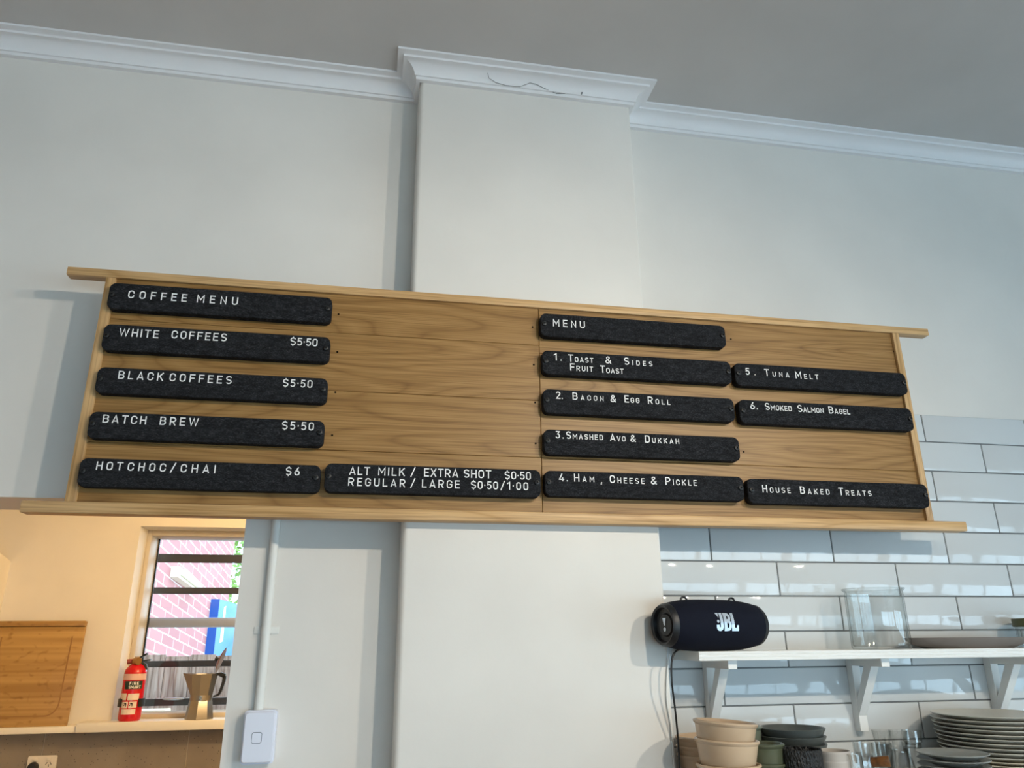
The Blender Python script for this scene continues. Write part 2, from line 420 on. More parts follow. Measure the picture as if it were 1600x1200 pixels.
# window: frame, sash, rail, pane
ow = bpy.data.objects.new('window_1', None); COL.objects.link(ow); ow.location = (WX0, YK + .1, WZ0); ow['kind'] = 'structure'; bpy.context.view_layer.update()
f0, f1 = YK + .13, YK + .30
mb = MB(); fw = .020; fh = .026
mb.box(WX0, WX0 + fw, f0, f1, WZ0, WZ1, .002); mb.box(WX1 - fw, WX1, f0, f1, WZ0, WZ1, .002); mb.box(WX0 + fw, WX1 - fw, f0, f1, WZ1 - fh, WZ1, .002); mb.box(WX0 + fw, WX1 - fw, f0, f1, WZ0, WZ0 + .018, .002)
mb.build('window_frame', FRAMEW, ow)
YG = YK + .27
zr = at(300, 973, YG).z
MB().box(WX0 + fw, WX1 - fw, YG + .005, YG + .03, zr - .022, zr + .024, .004).build('meeting_rail', RAILB, ow)
MB().box(WX0 + fw, WX1 - fw, YG - .001, YG + .003, WZ0 + .018, WZ1 - fh).build('pane', PANE, ow)
MB().box(WX0 + fw, WX0 + fw + .007, YG - .006, YG + .004, WZ0 + .018, WZ1 - fh).build('gasket', BLACK, ow)
p = at(271, 1092, YG - .016)
MB().lathe([(0, -.006), (.010, -.004), (.012, .0), (.010, .004), (0, .006)], p, 24, 4.2, .6).build('sash_lift', mat('pale_blue_metal', (.45, .58, .80), .25, .5), ow)
# security grille outside
gr = thing('security_grille', (WX0, YK + .36, WZ0), 'black steel window grille of horizontal bars outside the kitchen window', 'grille')
YB = YK + .36
for y0, y1 in ((866, 879), (918, 928), (1032, 1042), (1091, 1102)):
    a, b = at(300, y0, YB).z, at(300, y1, YB).z
    MB().box(WX0 - .06, WX1 + .05, YB, YB + .012, b, a, .001).build('bar', BARM, gr)
xb = at(243, 850, YB).x
MB().box(WX0 - .06, WX0 - .012, YB + .012, YB + .022, WZ0 - .03, WZ1 + .05, .001).build('upright', BARM, gr)
MB().box(WX1 + .02, WX1 + .07, YB + .012, YB + .022, WZ0 - .03, WZ1 + .05, .001).build('upright', BARM, gr)

# ------------------------------------------------------------------ outside the kitchen window
struct('ground', GROUND, MB().box(-9, 4, YK + KD, 24, -.1, 0))
XW = -1.86
bw = MB().box(XW - .3, XW, 5.2, 11.1, 0, 5.2).build('neighbour_building', BRICK)
tag(bw, 'red brick neighbour building wall with pale mortar beyond the kitchen window', 'building')
def onwall(px, py, X): d = ur(px, py); t = X / d[0]; return Vector((X, t, d[2] * t + E))
a, b = onwall(277, 893, XW + .06), onwall(309, 917, XW + .06)
bt = thing('batten_light', ((a + b) / 2), 'cream tube batten light fixed slanting on the red brick wall', 'light')
MB().bar(a + Vector((-.0232, 0, 0)), b + Vector((-.0232, 0, 0)), .074, .10).build('housing', BATTEN, bt)
MB().tube([a + Vector((.035, .08, 0)), b + Vector((.035, -.08, 0))], .03, 12).build('tube', mat('opal_tube', (.85, .8, .62), .3), bt)
a = onwall(341, 936, XW + .08); b = onwall(367, 1016, XW + .08); b.z = onwall(341, 1030, XW + .08).z
sg = thing('wall_sign', (XW, a.y, b.z), 'blue sign board with a white stroke on the brick wall', 'sign')
MB().box(XW, XW + .10, a.y, b.y, b.z, a.z, .004).build('board', BLUE, sg)
MB().box(XW, XW + .10, a.y - .008, a.y - .0005, b.z, a.z).build('edge_strip', BLUED, sg)
p = onwall(347, 975, XW + .10)
MB().prism([(p.y - .04, p.z - .22), (p.y + .16, p.z - .20), (p.y + .12, p.z + .22), (p.y + .0, p.z + .20)], 'x', XW + .1005, XW + .104).build('emblem', mat('white_sign_paint', (.85, .88, .9), .5), sg)
fz = at(300, 1022, 5.05).z
mb = MB(); x = -2.3
while x < 1.2:
    mb.box(x, x + .139, 5.05, 5.068, .02, fz + random.uniform(-.012, .008)); x += .142
fn = thing('paling_fence', (-.5, 5.05, 0), 'weathered grey brown timber paling fence outside the kitchen window', 'fence')
mb.build('palings', PALING, fn, smooth=False)
for z in (.5, fz - .28): MB().box(-2.3, 1.2, 5.02, 5.05, z - .04, z + .04).build('rail', PALING, fn)
def tree(x, y, h, r, label):
    t = thing('tree', (x, y, 0), label, 'tree')
    MB().tube([(x, y, 0), (x + .1, y, h * .4), (x - .05, y + .1, h * .75)], [.14, .10, .05], 8).build('trunk', BARK, t)
    mb = MB()
    for k in range(5000):
        a, b = random.uniform(0, 2 * PI), math.acos(random.uniform(-1, 1)); q = r * random.uniform(.35, 1) ** .5
        c = Vector((x + q * math.sin(b) * math.cos(a), y + q * math.sin(b) * math.sin(a), h * .62 + q * 1.35 * math.cos(b)))
        u = Vector((random.gauss(0, 1), random.gauss(0, 1), random.gauss(0, 1))).normalized(); v = u.orthogonal().normalized(); s_ = random.uniform(.04, .08)
        mb.face([mb.bm.verts.new(c + w) for w in (u * s_, v * s_ * .5, -u * s_, -v * s_ * .5)])
    mb.build('foliage', LEAF, t, smooth=False)
d = ur(371, 900); tree(d[0] * 13.5 + .35, 13.5, 3.6, 1.5, 'bright green leafy tree past the far end of the brick wall')
# sill items just outside
p = at(238, 1117, YK + .55)
struct('ground_ledge', LEDGE, MB().box(WX0 - .3, WX1 + .5, YK + .42, YK + 1.0, at(300, 1127, YK + .5).z - .3, at(300, 1127, YK + .5).z))
tag(MB().box(p.x - .10, p.x + .07, YK + .5, YK + .62, at(300, 1127, YK + .5).z, p.z + .025, .004).build('carton', BOXC), 'small cream carton on the ledge outside behind the fire extinguisher', 'carton')

# ------------------------------------------------------------------ menu board
YP, YR, YF = 1.533, 1.5255, 1.511                 # panel face, trim face, strip face
bd = thing('menu_board', (.35, YC, E + .25), 'long oak menu board hung across the chimney breast holding charcoal felt strips', 'menu board')
xl, xr = -.3722 * YR, .8298 * YR
zt_, zb_ = E + .4855 * YR, E + .1580 * YR         # outer lines of the rails
tr = .0118 * YR
xs = .2277 * YP
zin0, zin1 = zb_ + tr, zt_ - tr
# planks (two bays of five, each plank its own grain)
sL = [at(845, y, YP).z for y in (540, 626, 715)]
bayL = [zin0 - .004, sL[2], sL[1], sL[0], zin1 + .004]
sR = [at(860, y, YP).z for y in (553, 642, 716)]
bayR = [zin0 - .004, sR[2], sR[1], sR[0], zin1 + .004]
for x0, x1, zz in ((xl + .003, xs, bayL), (xs, xr - .003, bayR)):
    for z0, z1 in zip(zz, zz[1:]):
        MB().box(x0 + .0004, x1 - .0004, YP, YC - .0005, z0 + .0003, z1 - .0003, .0008, 1).build('plank', OAK, bd)
MB().box(-.4222 * YR, .8865 * YR, YR, YC - .0005, zt_ - tr, zt_, .0015).build('top_rail', OAKL, bd)
mb = MB(); YR2 = 1.5165; mb.box(-.4202 * YR2, .8845 * YR2, YR2, YC - .0005, E + .1540 * YR2, zb_ + tr - .0035, .0025); mb.build('bottom_rail', OAKL, bd)
sw = .0126 * YR
MB().box(xl, xl + sw, YR, YC - .0005, zin0 - .003, zin1, .0012).build('side_rail', OAKV, bd)
MB().box(xr - sw * .9, xr, YR, YC - .0005, zin0 - .003, zin1, .0012).build('side_rail', OAKV, bd)
for px, py in ((529, 491), (527, 550), (524, 613), (519, 680), (832, 511), (834, 570), (836, 629), (837, 693), (1142, 530), (1396, 549), (1162, 706), (1428, 719)):
    p = at(px, py, YP); MB().lathe([(0, 0), (.0021, 0), (.0021, .0006), (0, .0006)], (0, 0, 0), 10, mtx=Matrix.Translation(p) @ Matrix.Rotation(PI / 2, 4, 'X')).build('peg_hole', HOLE, bd)

# --- lettering: one-stroke signwriter's alphabet, swept to an even width
SW = .128
def A_(cx, cy, rx, ry, a0, a1, n=9): return [(cx + rx * math.cos(math.radians(a0 + (a1 - a0) * k / n)), cy + ry * math.sin(math.radians(a0 + (a1 - a0) * k / n))) for k in range(n + 1)]
h = SW / 2; T = 1 - h; B = h
def glyphs():
    g = {}; w = .60; l, r = h, w - h; c = w / 2; q = (r - l) / 2
    ov = A_(c, T - q, q, q, 0, 180) + A_(c, B + q, q, q, 180, 360)
    g['O'] = (w, [ov + [ov[0], ov[1]]]); w0 = .54; q0 = (w0 - SW) / 2
    ov0 = A_(w0 / 2, T - q0, q0, q0, 0, 180) + A_(w0 / 2, B + q0, q0, q0, 180, 360); g['0'] = (w0, [ov0 + [ov0[0], ov0[1]]])
    g['C'] = (w, [[(r, T - q - .08)] + A_(c, T - q, q, q, 5, 180) + A_(c, B + q, q, q, 180, 355) + [(r, B + q + .08)]])
    g['G'] = (w, [[(r, T - q - .05)] + A_(c, T - q, q, q, 5, 180) + A_(c, B + q, q, q, 180, 360) + [(r, .47), (c + .02, .47)]])
    g['U'] = (w, [[(l, 1), (l, B + q)] + A_(c, B + q, q, q, 180, 360) + [(r, 1)]])
    g['D'] = (w, [[(l, B), (l, T), (c - .04, T)] + A_(r - q, T - q, q, q, 90, 0) + A_(r - q, B + q, q, q, 0, -90) + [(l, B), (l, B + .02)]])
    e = .52
    g['E'] = (e, [[(e, T), (h, T), (h, B), (e, B)], [(h, .52), (e - .05, .52)]])
    g['F'] = (e, [[(e, T), (h, T), (h, 0)], [(h, .50), (e - .05, .50)]])
    g['L'] = (.50, [[(h, 1), (h, B), (.5, B)]]); g['I'] = (SW, [[(h, 0), (h, 1)]])
    g['H'] = (w, [[(l, 0), (l, 1)], [(r, 0), (r, 1)], [(l, .51), (r, .51)]])
    g['T'] = (.58, [[(0, T), (.58, T)], [(.29, 0), (.29, T)]])
    g['N'] = (w, [[(l, 0), (l, .94), (r, .06), (r, 1)]]); g['M'] = (.74, [[(h, 0), (h, .95), (.37, .36), (.74 - h, .95), (.74 - h, 0)]])
    g['A'] = (.66, [[(.06, 0), (.33, .95), (.60, 0)], [(.15, .27), (.51, .27)]]); g['V'] = (.64, [[(.06, 1), (.32, .05), (.58, 1)]])
    g['W'] = (.94, [[(.06, 1), (.26, .06), (.47, .92), (.68, .06), (.88, 1)]])
    g['K'] = (.60, [[(h, 0), (h, 1)], [(.56, 1), (h + .02, .40)], [(.24, .58), (.57, 0)]]); g['X'] = (.62, [[(.05, 0), (.57, 1)], [(.05, 1), (.57, 0)]])
    qb = (T - .52) / 2; q2 = (.52 - B) / 2
    g['B'] = (w, [[(l, B), (l, T), (r - q2, T)] + A_(r - q2 - .01, T - qb, qb, qb, 90, -90) + [(l + .02, .52)], [(r - q2 - .05, .52)] + A_(r - q2, B + q2, q2, q2, 90, -90) + [(l - h + .02, B)]])
    qp = (T - .44) / 2
    bowl = [(l, 0), (l, T), (r - qp, T)] + A_(r - qp, T - qp, qp, qp, 90, -90) + [(l + .02, .44)]
    g['P'] = (w, [bowl]); g['R'] = (w, [bowl, [(c, .44), (r, 0)]])
    rs = (T - .52) / 2
    def S_(l, r):
        c = (l + r) / 2; rx = (r - l) / 2
        return [(r, T - .14)] + A_(c, T - rs, rx, rs, 35, 180, 8) + A_(c, .52 + .14, rx, .14, 185, 255, 4) + A_(c, .48 - .14, rx, .14, 75, 0, 4) + A_(c, B + rs, rx, rs, 0, -150, 8)
    g['S'] = (.58, [S_(h, .58 - h)])
    g['$'] = (.58, [S_(h, .58 - h), [(.29, T - .02), (.29, 1.10)], [(.29, B + .02), (.29, -.10)]])
    g['1'] = (.34, [[(.0, .76), (.34 - h, .95), (.34 - h, 0)]])
    g['2'] = (.54, [A_(.27, T - .21, .205, .21, 160, -30, 9) + [(.08, B), (.54, B)]])
    g['3'] = (.54, [[(.06, T), (.46, T), (.25, .60)] + A_(.25, .33, .22, .265, 85, -155, 10)])
    g['4'] = (.58, [[(.36, 1), (.06, .25), (.58, .25)], [(.43, .48), (.43, 0)]])
    g['5'] = (.54, [[(.49, T), (.13, T), (.10, .54)] + A_(.26, .335, .215, .27, 120, -150, 10)])
    g['6'] = (.56, [[(.40, 1), (.12, .48)] + A_(.28, .31, .215, .245, 150, 510, 14)])
    d = SW * .62
    def sq(y): return [(d, y - d), (d, y + d)]
    g['.'] = (SW * 1.2, [sq(d)]); g['·'] = (SW * 1.2, [sq(.5)]); g[','] = (SW * 1.3, [[(d + .02, .12), (d - .05, -.2)]])
    g['/'] = (.56, [[(.03, -.12), (.53, 1.1)]])
    g['&'] = (.68, [[(.66, 0), (.20, .66)] + A_(.33, .79, .155, .145, 200, -30, 8) + [(.17, .44)] + A_(.29, .255, .22, .19, 140, 300, 8) + [(.56, .30), (.64, .46)]])
    g[' '] = (.3, [])
    return g
GL = glyphs()
def stroke(mb, pts, P, w, t):
    """ribbon prism along 2-D pts; P maps (x,z) -> point; w stroke width; thickness t towards the viewer"""
    pts = [Vector(p) for p in pts]; pts = [p for i, p in enumerate(pts) if i == 0 or (p - pts[i - 1]).length > 1e-5]
    Ls, Rs = [], []
    for i, p in enumerate(pts):
        d1 = (p - pts[i - 1]).normalized() if i else None; d2 = (pts[i + 1] - p).normalized() if i + 1 < len(pts) else None
        d1 = d1 or d2; d2 = d2 or d1
        n1 = Vector((-d1.y, d1.x)); n2 = Vector((-d2.y, d2.x)); m = (n1 + n2)
        m = n1 if m.length < 1e-4 else m.normalized(); k = min(1 / max(m.dot(n1), .35), 1.9)
        Ls.append(p + m * w / 2 * k); Rs.append(p - m * w / 2 * k)
    v = lambda p, dd: mb.bm.verts.new(P(p.x, p.y, dd))
    LF, RF, LB, RB = [v(p, t) for p in Ls], [v(p, t) for p in Rs], [v(p, 0) for p in Ls], [v(p, 0) for p in Rs]
    for i in range(len(pts) - 1):
        mb.face([LF[i], RF[i], RF[i + 1], LF[i + 1]]); mb.face([LB[i], LF[i], LF[i + 1], LB[i + 1]]); mb.face([RF[i], RB[i], RB[i + 1], RF[i + 1]])
    mb.face([LF[0], LB[0], RB[0], RF[0]]); mb.face([LF[-1], RF[-1], RB[-1], LB[-1]])
def word(mb, txt, x0, x1, z, H, hs=None, P=None, sw=None, t=.0012, Y=None):
    """txt from x0 to x1 on baseline z; capitals H tall, following letters hs tall (small capitals)"""
    P = P or (lambda a, b, dd: Vector((a, Y - dd, b)))
    hts = [H if (i == 0 or hs is None or not c.isalpha()) else hs for i, c in enumerate(txt)]
    WF = 1.17
    ws = [GL[c][0] * k * (1 if c in '.·,/' else WF) for c, k in zip(txt, hts)]
    if len(txt) > 1:
        gap = (x1 - x0 - sum(ws)) / (len(txt) - 1); sq = 1.0
        if gap < .09 * H:
            sq = (x1 - x0 - .09 * H * (len(txt) - 1)) / sum(ws); gap = .09 * H
    else: gap = 0; sq = 1
    x = x0
    for c, k, w in zip(txt, hts, ws):
        for pl in GL[c][1]:
            fx = sq * (1 if c in '.·,/' else WF); stroke(mb, [(x + a * k * fx, z + b * k) for a, b in pl], P, SW * (sw or H) * (1 if k == H else .74), t)
        x += w * sq + gap

def strip(lbl, L_, R_, T_, B_, lines):
    xl, xr = at(*L_, YF).x, at(*R_, YF).x; zt, zb = at(*T_, YF).z, at(*B_, YF).z
    t = thing('felt_strip', ((xl + xr) / 2, YP, (zt + zb) / 2), lbl, 'menu strip', 'charcoal felt menu strips')
    th = .019
    mb = MB(); P = rrect((xl + xr) / 2, (zt + zb) / 2, xr - xl, zt - zb, .013)
    Pi = rrect((xl + xr) / 2, (zt + zb) / 2, xr - xl - .003, zt - zb - .003, .0115)
    A = [mb.bm.verts.new((p[0], YF, p[1])) for p in Pi]; Bv = [mb.bm.verts.new((p[0], YF + .0015, p[1])) for p in P]; C = [mb.bm.verts.new((p[0], YF + th, p[1])) for p in P]; n = len(P)
    for i in range(n):
        j = (i + 1) % n; mb.face([A[i], A[j], Bv[j], Bv[i]]); mb.face([Bv[i], Bv[j], C[j], C[i]])
    mb.face(A); mb.face(C[::-1])
    mb.build('felt_panel', FELT, t)
    zm = (zt + zb) / 2 + .002
    for x in (xl + .008, xr - .008):
        MB().tube([(x, YP, zm), (x, YF - .0005, zm)], .0032, 12).build('peg', BLACK, t)
        MB().lathe([(0, 0), (.0055, 0), (.0050, .0035), (.0018, .0045), (.0016, .0018), (0, .0018)], (0, 0, 0), 14, mtx=Matrix.Translation((x, YF, zm)) @ Matrix.Rotation(PI / 2, 4, 'X')).build('peg_head', BLACK, t)
    for name, words in lines:
        for w in words:
            txt, xa, ya, xb, yb, hp = w[:6]; a, b = at(xa, ya, YF), at(xb, yb, YF)
            H = at(xa, ya - hp, YF).z - a.z
            hs = H * w[6] if len(w) > 6 else None
            mb = MB(); word(mb, txt, a.x, b.x, a.z, H, hs, Y=YF + .0003)
            mb.build(name, LETTER, t, smooth=False)
LT, PR = 'lettering', 'price_lettering'
def lb(s): return 'charcoal felt menu strip lettered ' + s
strip(lb('COFFEE MENU, top of left column'), (168, 466), (518, 487), (345, 453), (345, 493), [(LT, [('COFFEE', 199.5, 465.6, 291.5, 470.9, 12), ('MENU', 307, 472.5, 371.5, 475.5, 12)])])
strip(lb('WHITE COFFEES $5·50'), (159, 532), (515, 549), (337, 516), (337, 556), [(LT, [('WHITE', 185.3, 525, 247.5, 527, 12.4), ('COFFEES', 267.3, 528.5, 354, 532.2, 12.2)]), (PR, [('$5·50', 453, 539, 496, 540, 11.8)])])
strip(lb('BLACK COFFEES $5·50'), (149, 599), (511, 614), (332, 582), (332, 622), [(LT, [('BLACK', 184, 591.8, 254.7, 595, 12.6), ('COFFEES', 264.2, 595.5, 361.7, 599.3, 12.4)]), (PR, [('$5·50', 441.5, 603.8, 488, 605, 11.8)])])
strip(lb('BATCH BREW $5·50'), (137, 668), (506, 680), (322, 650), (322, 691), [(LT, [('BATCH', 159.6, 660.5, 228, 662.8, 12.8), ('BREW', 249, 663.8, 309.7, 665.5, 12.8)]), (PR, [('$5·50', 440, 670.8, 490.2, 671.7, 12.6)])])
strip(lb('HOT CHOC / CHAI $6'), (122, 740), (500, 750), (312, 721), (312, 765), [(LT, [('HOT', 149.5, 734, 191.2, 735, 13), ('CHOC', 198.7, 735.5, 258.7, 737, 13), ('/', 265.8, 737, 275.2, 738.5, 13), ('CHAI', 281.5, 738, 336.2, 739.3, 13)]), (PR, [('$6', 446, 742.5, 468.2, 743.2, 12.8)])])
strip(lb('ALT MILK / EXTRA SHOT and REGULAR / LARGE'), (507, 748), (845, 758), (676, 729), (676, 773), [
    (LT, [('ALT', 545.4, 741.8, 577.8, 742.2, 12.8), ('MILK', 590.7, 742.8, 632.4, 743.5, 12.8), ('/', 641.5, 743.6, 649, 745, 12.6), ('EXTRA', 662.3, 744.5, 716.2, 745.7, 12.8), ('SHOT', 724.5, 746.3, 767.5, 747.3, 12.8)]),
    (PR, [('$0·50', 788.5, 748.6, 829.4, 749.6, 12.2)]),
    (LT, [('REGULAR', 543.7, 758.9, 633.2, 760.9, 12.6), ('/', 641.2, 761, 649.5, 762, 12.6), ('LARGE', 659, 761.7, 718.4, 763.1, 12.6)]),
    (PR, [('$0·50', 735.6, 763.6, 778.2, 764.8, 12.2), ('/', 782, 764.6, 789, 766.4, 12.2), ('1·00', 792.4, 765.2, 825.4, 766.2, 12.2)])])
strip(lb('MENU alone, top of middle column'), (845, 510), (1134, 527), (990, 499), (990, 534), [(LT, [('MENU', 864, 509.8, 914, 511.9, 11)])])
strip(lb('1. TOAST & SIDES, FRUIT TOAST'), (847.5, 569), (1143, 583), (995, 556), (995, 592), [
    (LT, [('1.', 865.4, 563.1, 877.4, 563.5, 11), ('TOAST', 888, 564.9, 927.1, 566, 11.2, .68), ('&', 945.8, 567.8, 955.6, 568, 11), ('SIDES', 975.4, 569.8, 1019.2, 571.3, 11.2, .66)]),
    (LT, [('FRUIT', 891, 579, 926.7, 580.6, 11.2, .7), ('TOAST', 938, 582.3, 974.4, 583.5, 11.2, .7)])])
strip(lb('2. BACON & EGG ROLL'), (849, 630), (1148, 643), (998, 615), (998, 652), [(LT, [('2.', 868.5, 623.1, 879.2, 623.4, 11.2), ('BACON', 894.6, 624.5, 943.2, 626.5, 11.3, .68), ('&', 953.7, 628.2, 963.4, 628.5, 11), ('EGG', 975.8, 628.9, 999.2, 629.8, 11.2, .7), ('ROLL', 1012.3, 630.9, 1047.4, 632.7, 11.2, .7)])])
strip(lb('3. SMASHED AVO & DUKKAH'), (850, 692), (1156, 703), (1003, 677), (1003, 715), [(LT, [('3.', 868, 684.8, 880.6, 685.2, 11.2), ('SMASHED', 884.7, 685.5, 942.4, 688, 11.4, .72), ('AVO', 953, 689, 977.6, 690, 11.2, .72), ('&', 984.8, 690.5, 994.8, 691, 11), ('DUKKAH', 1007.7, 691.7, 1061.2, 693.8, 11.4, .7)])])
strip(lb('4. HAM , CHEESE & PICKLE'), (851.5, 758), (1163, 768), (1007, 740), (1007, 779), [(LT, [('4.', 873.4, 751.8, 887.2, 752, 11.8), ('HAM', 897, 752.3, 928.5, 752.9, 12, .7), (',', 938.8, 754.8, 942.5, 755, 12), ('CHEESE', 952.8, 754.6, 1007.2, 755.9, 12, .72), ('&', 1017, 756.7, 1027.2, 757, 11.8), ('PICKLE', 1039.8, 757.5, 1089, 759.6, 12, .72)])])
strip(lb('5. TUNA MELT, right column'), (1149, 587), (1418, 605), (1282, 575), (1282, 609), [(LT, [('5.', 1165, 585.6, 1180.4, 586.2, 10.7), ('TUNA', 1195, 587.6, 1233.5, 589.9, 10.8, .68), ('MELT', 1243.2, 591.2, 1279, 592.8, 10.8, .7)])])
strip(lb('6. SMOKED SALMON BAGEL'), (1156, 644), (1427, 658), (1290, 631), (1290, 667), [(LT, [('6.', 1172.6, 639.4, 1184, 640, 10.9), ('SMOKED', 1195.8, 640.5, 1237.4, 642.3, 10.8, .72), ('SALMON', 1246.8, 643.6, 1287.2, 645.3, 10.8, .72), ('BAGEL', 1295.3, 646, 1328.4, 647.9, 10.8, .72)])])
strip(lb('HOUSE BAKED TREATS'), (1169, 768), (1452, 780), (1310, 752), (1310, 790), [(LT, [('HOUSE', 1191.6, 769.3, 1235.4, 770.7, 11.6, .7), ('BAKED', 1250.5, 771.6, 1296.4, 773, 11.6, .7), ('TREATS', 1311, 773.7, 1361.8, 775, 11.6, .7)])])

# ------------------------------------------------------------------ conduit, switch, wire on the cornice
p0, p1 = at(404.5, 1105, YL - .009), at(434, 815, YL - .009)
cd = thing('electrical_conduit', (p0.x, YL, p0.z), 'thin white painted conduit pipe running down the wall to the light switch', 'conduit')
MB().tube([(p0.x, YL - .009, p0.z - .01), (p0.x, YL - .009, p0.z + .5), (p0.x, YL - .009, p0.z + .9)], .0088, 16).build('pipe', CONDUIT, cd)
zc = at(415, 985, YL).z
mb = MB(); mb.tube([(p0.x, YL - .0092, zc - .007), (p0.x, YL - .0092, zc + .007)], .0103, 16); mb.box(p0.x - .024, p0.x + .024, YL - .003, YL, zc - .007, zc + .007, .001); mb.build('saddle_clip', CONDUIT, cd)
YS = YL - .033
a, b = at(383, 1114, YS), at(431, 1112, YS); c = at(425, 1192, YS)
cxs, czs = (a.x + b.x) / 2, (b.z + c.z) / 2; ws, hs_ = b.x - a.x, b.z - c.z
sw_ = thing('light_switch', (cxs, YL, czs), 'white plastic light switch plate below the conduit, beside the kitchen doorway', 'light switch')
MB().prism(rrect(cxs, czs, ws + .004, hs_ + .005, .006), 'y', YL - .024, YL - .0003).build('mounting_block', PLAST, sw_)
mb = MB(); P0 = rrect(cxs, czs, ws, hs_, .006); P1 = rrect(cxs, czs, ws - .004, hs_ - .004, .005)
A = [mb.bm.verts.new((q[0], YL - .024, q[1])) for q in P0]; B2 = [mb.bm.verts.new((q[0], YL - .031, q[1])) for q in P0]; C2 = [mb.bm.verts.new((q[0], YS, q[1])) for q in P1]
for i in range(len(A)):
    j = (i + 1) % len(A); mb.face([A[i], A[j], B2[j], B2[i]]); mb.face([B2[i], B2[j], C2[j], C2[i]])
mb.face(C2); mb.build('plate', PLAST, sw_)
q = at(401, 1153, YS)
MB().prism(rrect(q.x, q.z, .0185, .0195, .004), 'y', YS - .0004, YS).build('rocker_outline', PLASTG, sw_)
MB().prism(rrect(q.x, q.z, .0165, .0175, .0034), 'y', YS - .0016, YS - .0004).build('rocker', PLAST, sw_)
YW = YC - .0145
pts = [at(x, y, YW + dy) for x, y, dy in ((762, 114, -.018), (764, 122, -.008), (775, 129, -.002), (790, 133.5, 0), (812, 135.5, 0), (822, 132, -.002), (828, 129.5, -.005), (838, 131.5, -.005), (850, 138, -.001), (862, 143, .002), (870, 146.5, .002), (885, 146, .002), (908, 146, .002))]
wr = thing('loose_wire', pts[-1], 'thin dark loose wire lying along the cornice above the chimney breast', 'wire')
MB().tube(pts, .0007, 6).build('strand', WIRE, wr)
MB().tube([pts[-1] + Vector((-.001, 0, .002)), pts[-1] + Vector((.002, -.004, 0)), pts[-1] + Vector((.0, -.003, -.005))], .0014, 6).build('hook', WIRE, wr)

# ------------------------------------------------------------------ shelf with brackets
XS0 = .649; YS0 = 1.486; ZS1 = E - .0188; ZS0 = ZS1 - .0178
sh = thing('wall_shelf', (1.2, YT, ZS0), 'white painted upper wall shelf on timber brackets against white tiles', 'shelf')
pr = [(YT, ZS0), (YT, ZS1), (YS0 + .0015, ZS1), (YS0, ZS1 - .0015), (YS0, ZS1 - .005), (YS0 + .0012, ZS1 - .0056), (YS0 + .0012, ZS1 - .0064), (YS0, ZS1 - .007), (YS0, ZS1 - .0108), (YS0 + .0012, ZS1 - .0114), (YS0 + .0012, ZS1 - .0122), (YS0, ZS1 - .0128), (YS0, ZS0 + .001), (YS0 + .001, ZS0)]
MB().prism(pr, 'x', XS0, 2.38).build('board', WHITE, sh)
for px in (1097, 1322, 1537):
    x0 = at(px, 1041, YT).x; wd = .0195
    zb = at(px + 20, 1143 if px != 1097 else 1143, YT - .02).z
    mb = MB(); mb.box(x0, x0 + wd, YT - .021, YT, zb, ZS0, .0008, 1); mb.box(x0, x0 + wd, YS0 + .015, YT - .021, ZS0 - .0165, ZS0, .0008, 1)
    y1, y0 = YT - .021, YS0 + .052
    mb.prism([(y0, ZS0 - .0165), (y0 + .026, ZS0 - .0165), (y1, ZS0 - .088), (y1, ZS0 - .118)], 'x', x0 + .0005, x0 + wd - .0005)
    mb.build('bracket', WHITE, sh)
ZB = E - .262                                     # lower shelf top (below the picture)
lsh = tag(MB().box(XS0 + .005, 2.38, 1.27, YT, ZB - .03, ZB, .002).build('lower_shelf', WHITE), 'lower wall shelf under the bowls, glasses and plates', 'shelf')

# --- things on the upper shelf: speaker
pl, pr_ = Vector((.5775, 1.490, 0)), Vector((.8135, 1.5535, 0)); R0 = .0505
ax = (pr_ - pl); Ls = ax.length; ax.normalize(); cen = (pl + pr_) / 2; cen.z = ZS1 + R0
side = Vector((ax.y, -ax.x, 0))                    # towards the room
mx = Matrix(((ax.x, side.x, 0, cen.x), (ax.y, side.y, 0, cen.y), (0, 0, 1, cen.z), (0, 0, 0, 1)))
sp = thing('portable_speaker', (cen.x, cen.y, ZS1), 'navy cylindrical portable speaker on the left end of the shelf', 'speaker')
ROTX = Matrix.Rotation(PI / 2, 4, 'Y')
hL = Ls / 2
body = []
for k in range(25):
    u = -1 + 2 * k / 24; r = R0 * (1 - .17 * abs(u) ** 3.2); body.append((r, u * (hL - .012)))
MB().lathe(body, n=48, mtx=mx @ ROTX).build('body', NAVY, sp)
for s_ in (-1, 1):
    z = lambda v: s_ * v
    MB().lathe([(R0 * .834, z(hL - .0125)), (R0 * .82, z(hL - .006)), (R0 * .74, z(hL)), (R0 * .66, z(hL - .002)), (R0 * .62, z(hL - .010)), (R0 * .45, z(hL - .011)), (R0 * .40, z(hL - .008)), (0, z(hL - .007))], n=40, mtx=mx @ ROTX).build('end_cap', RUBBER, sp)
for u in (-.52, .50):                             # strap lugs
    c = mx @ Vector((u * hL, 0, R0 * .955)); MB().tube([c + ax * (.0075 * math.cos(t)) + Vector((0, 0, .0062 * math.sin(t))) for t in [PI * k / 8 for k in range(9)]], .0022, 8).build('strap_lug', RUBBER, sp)
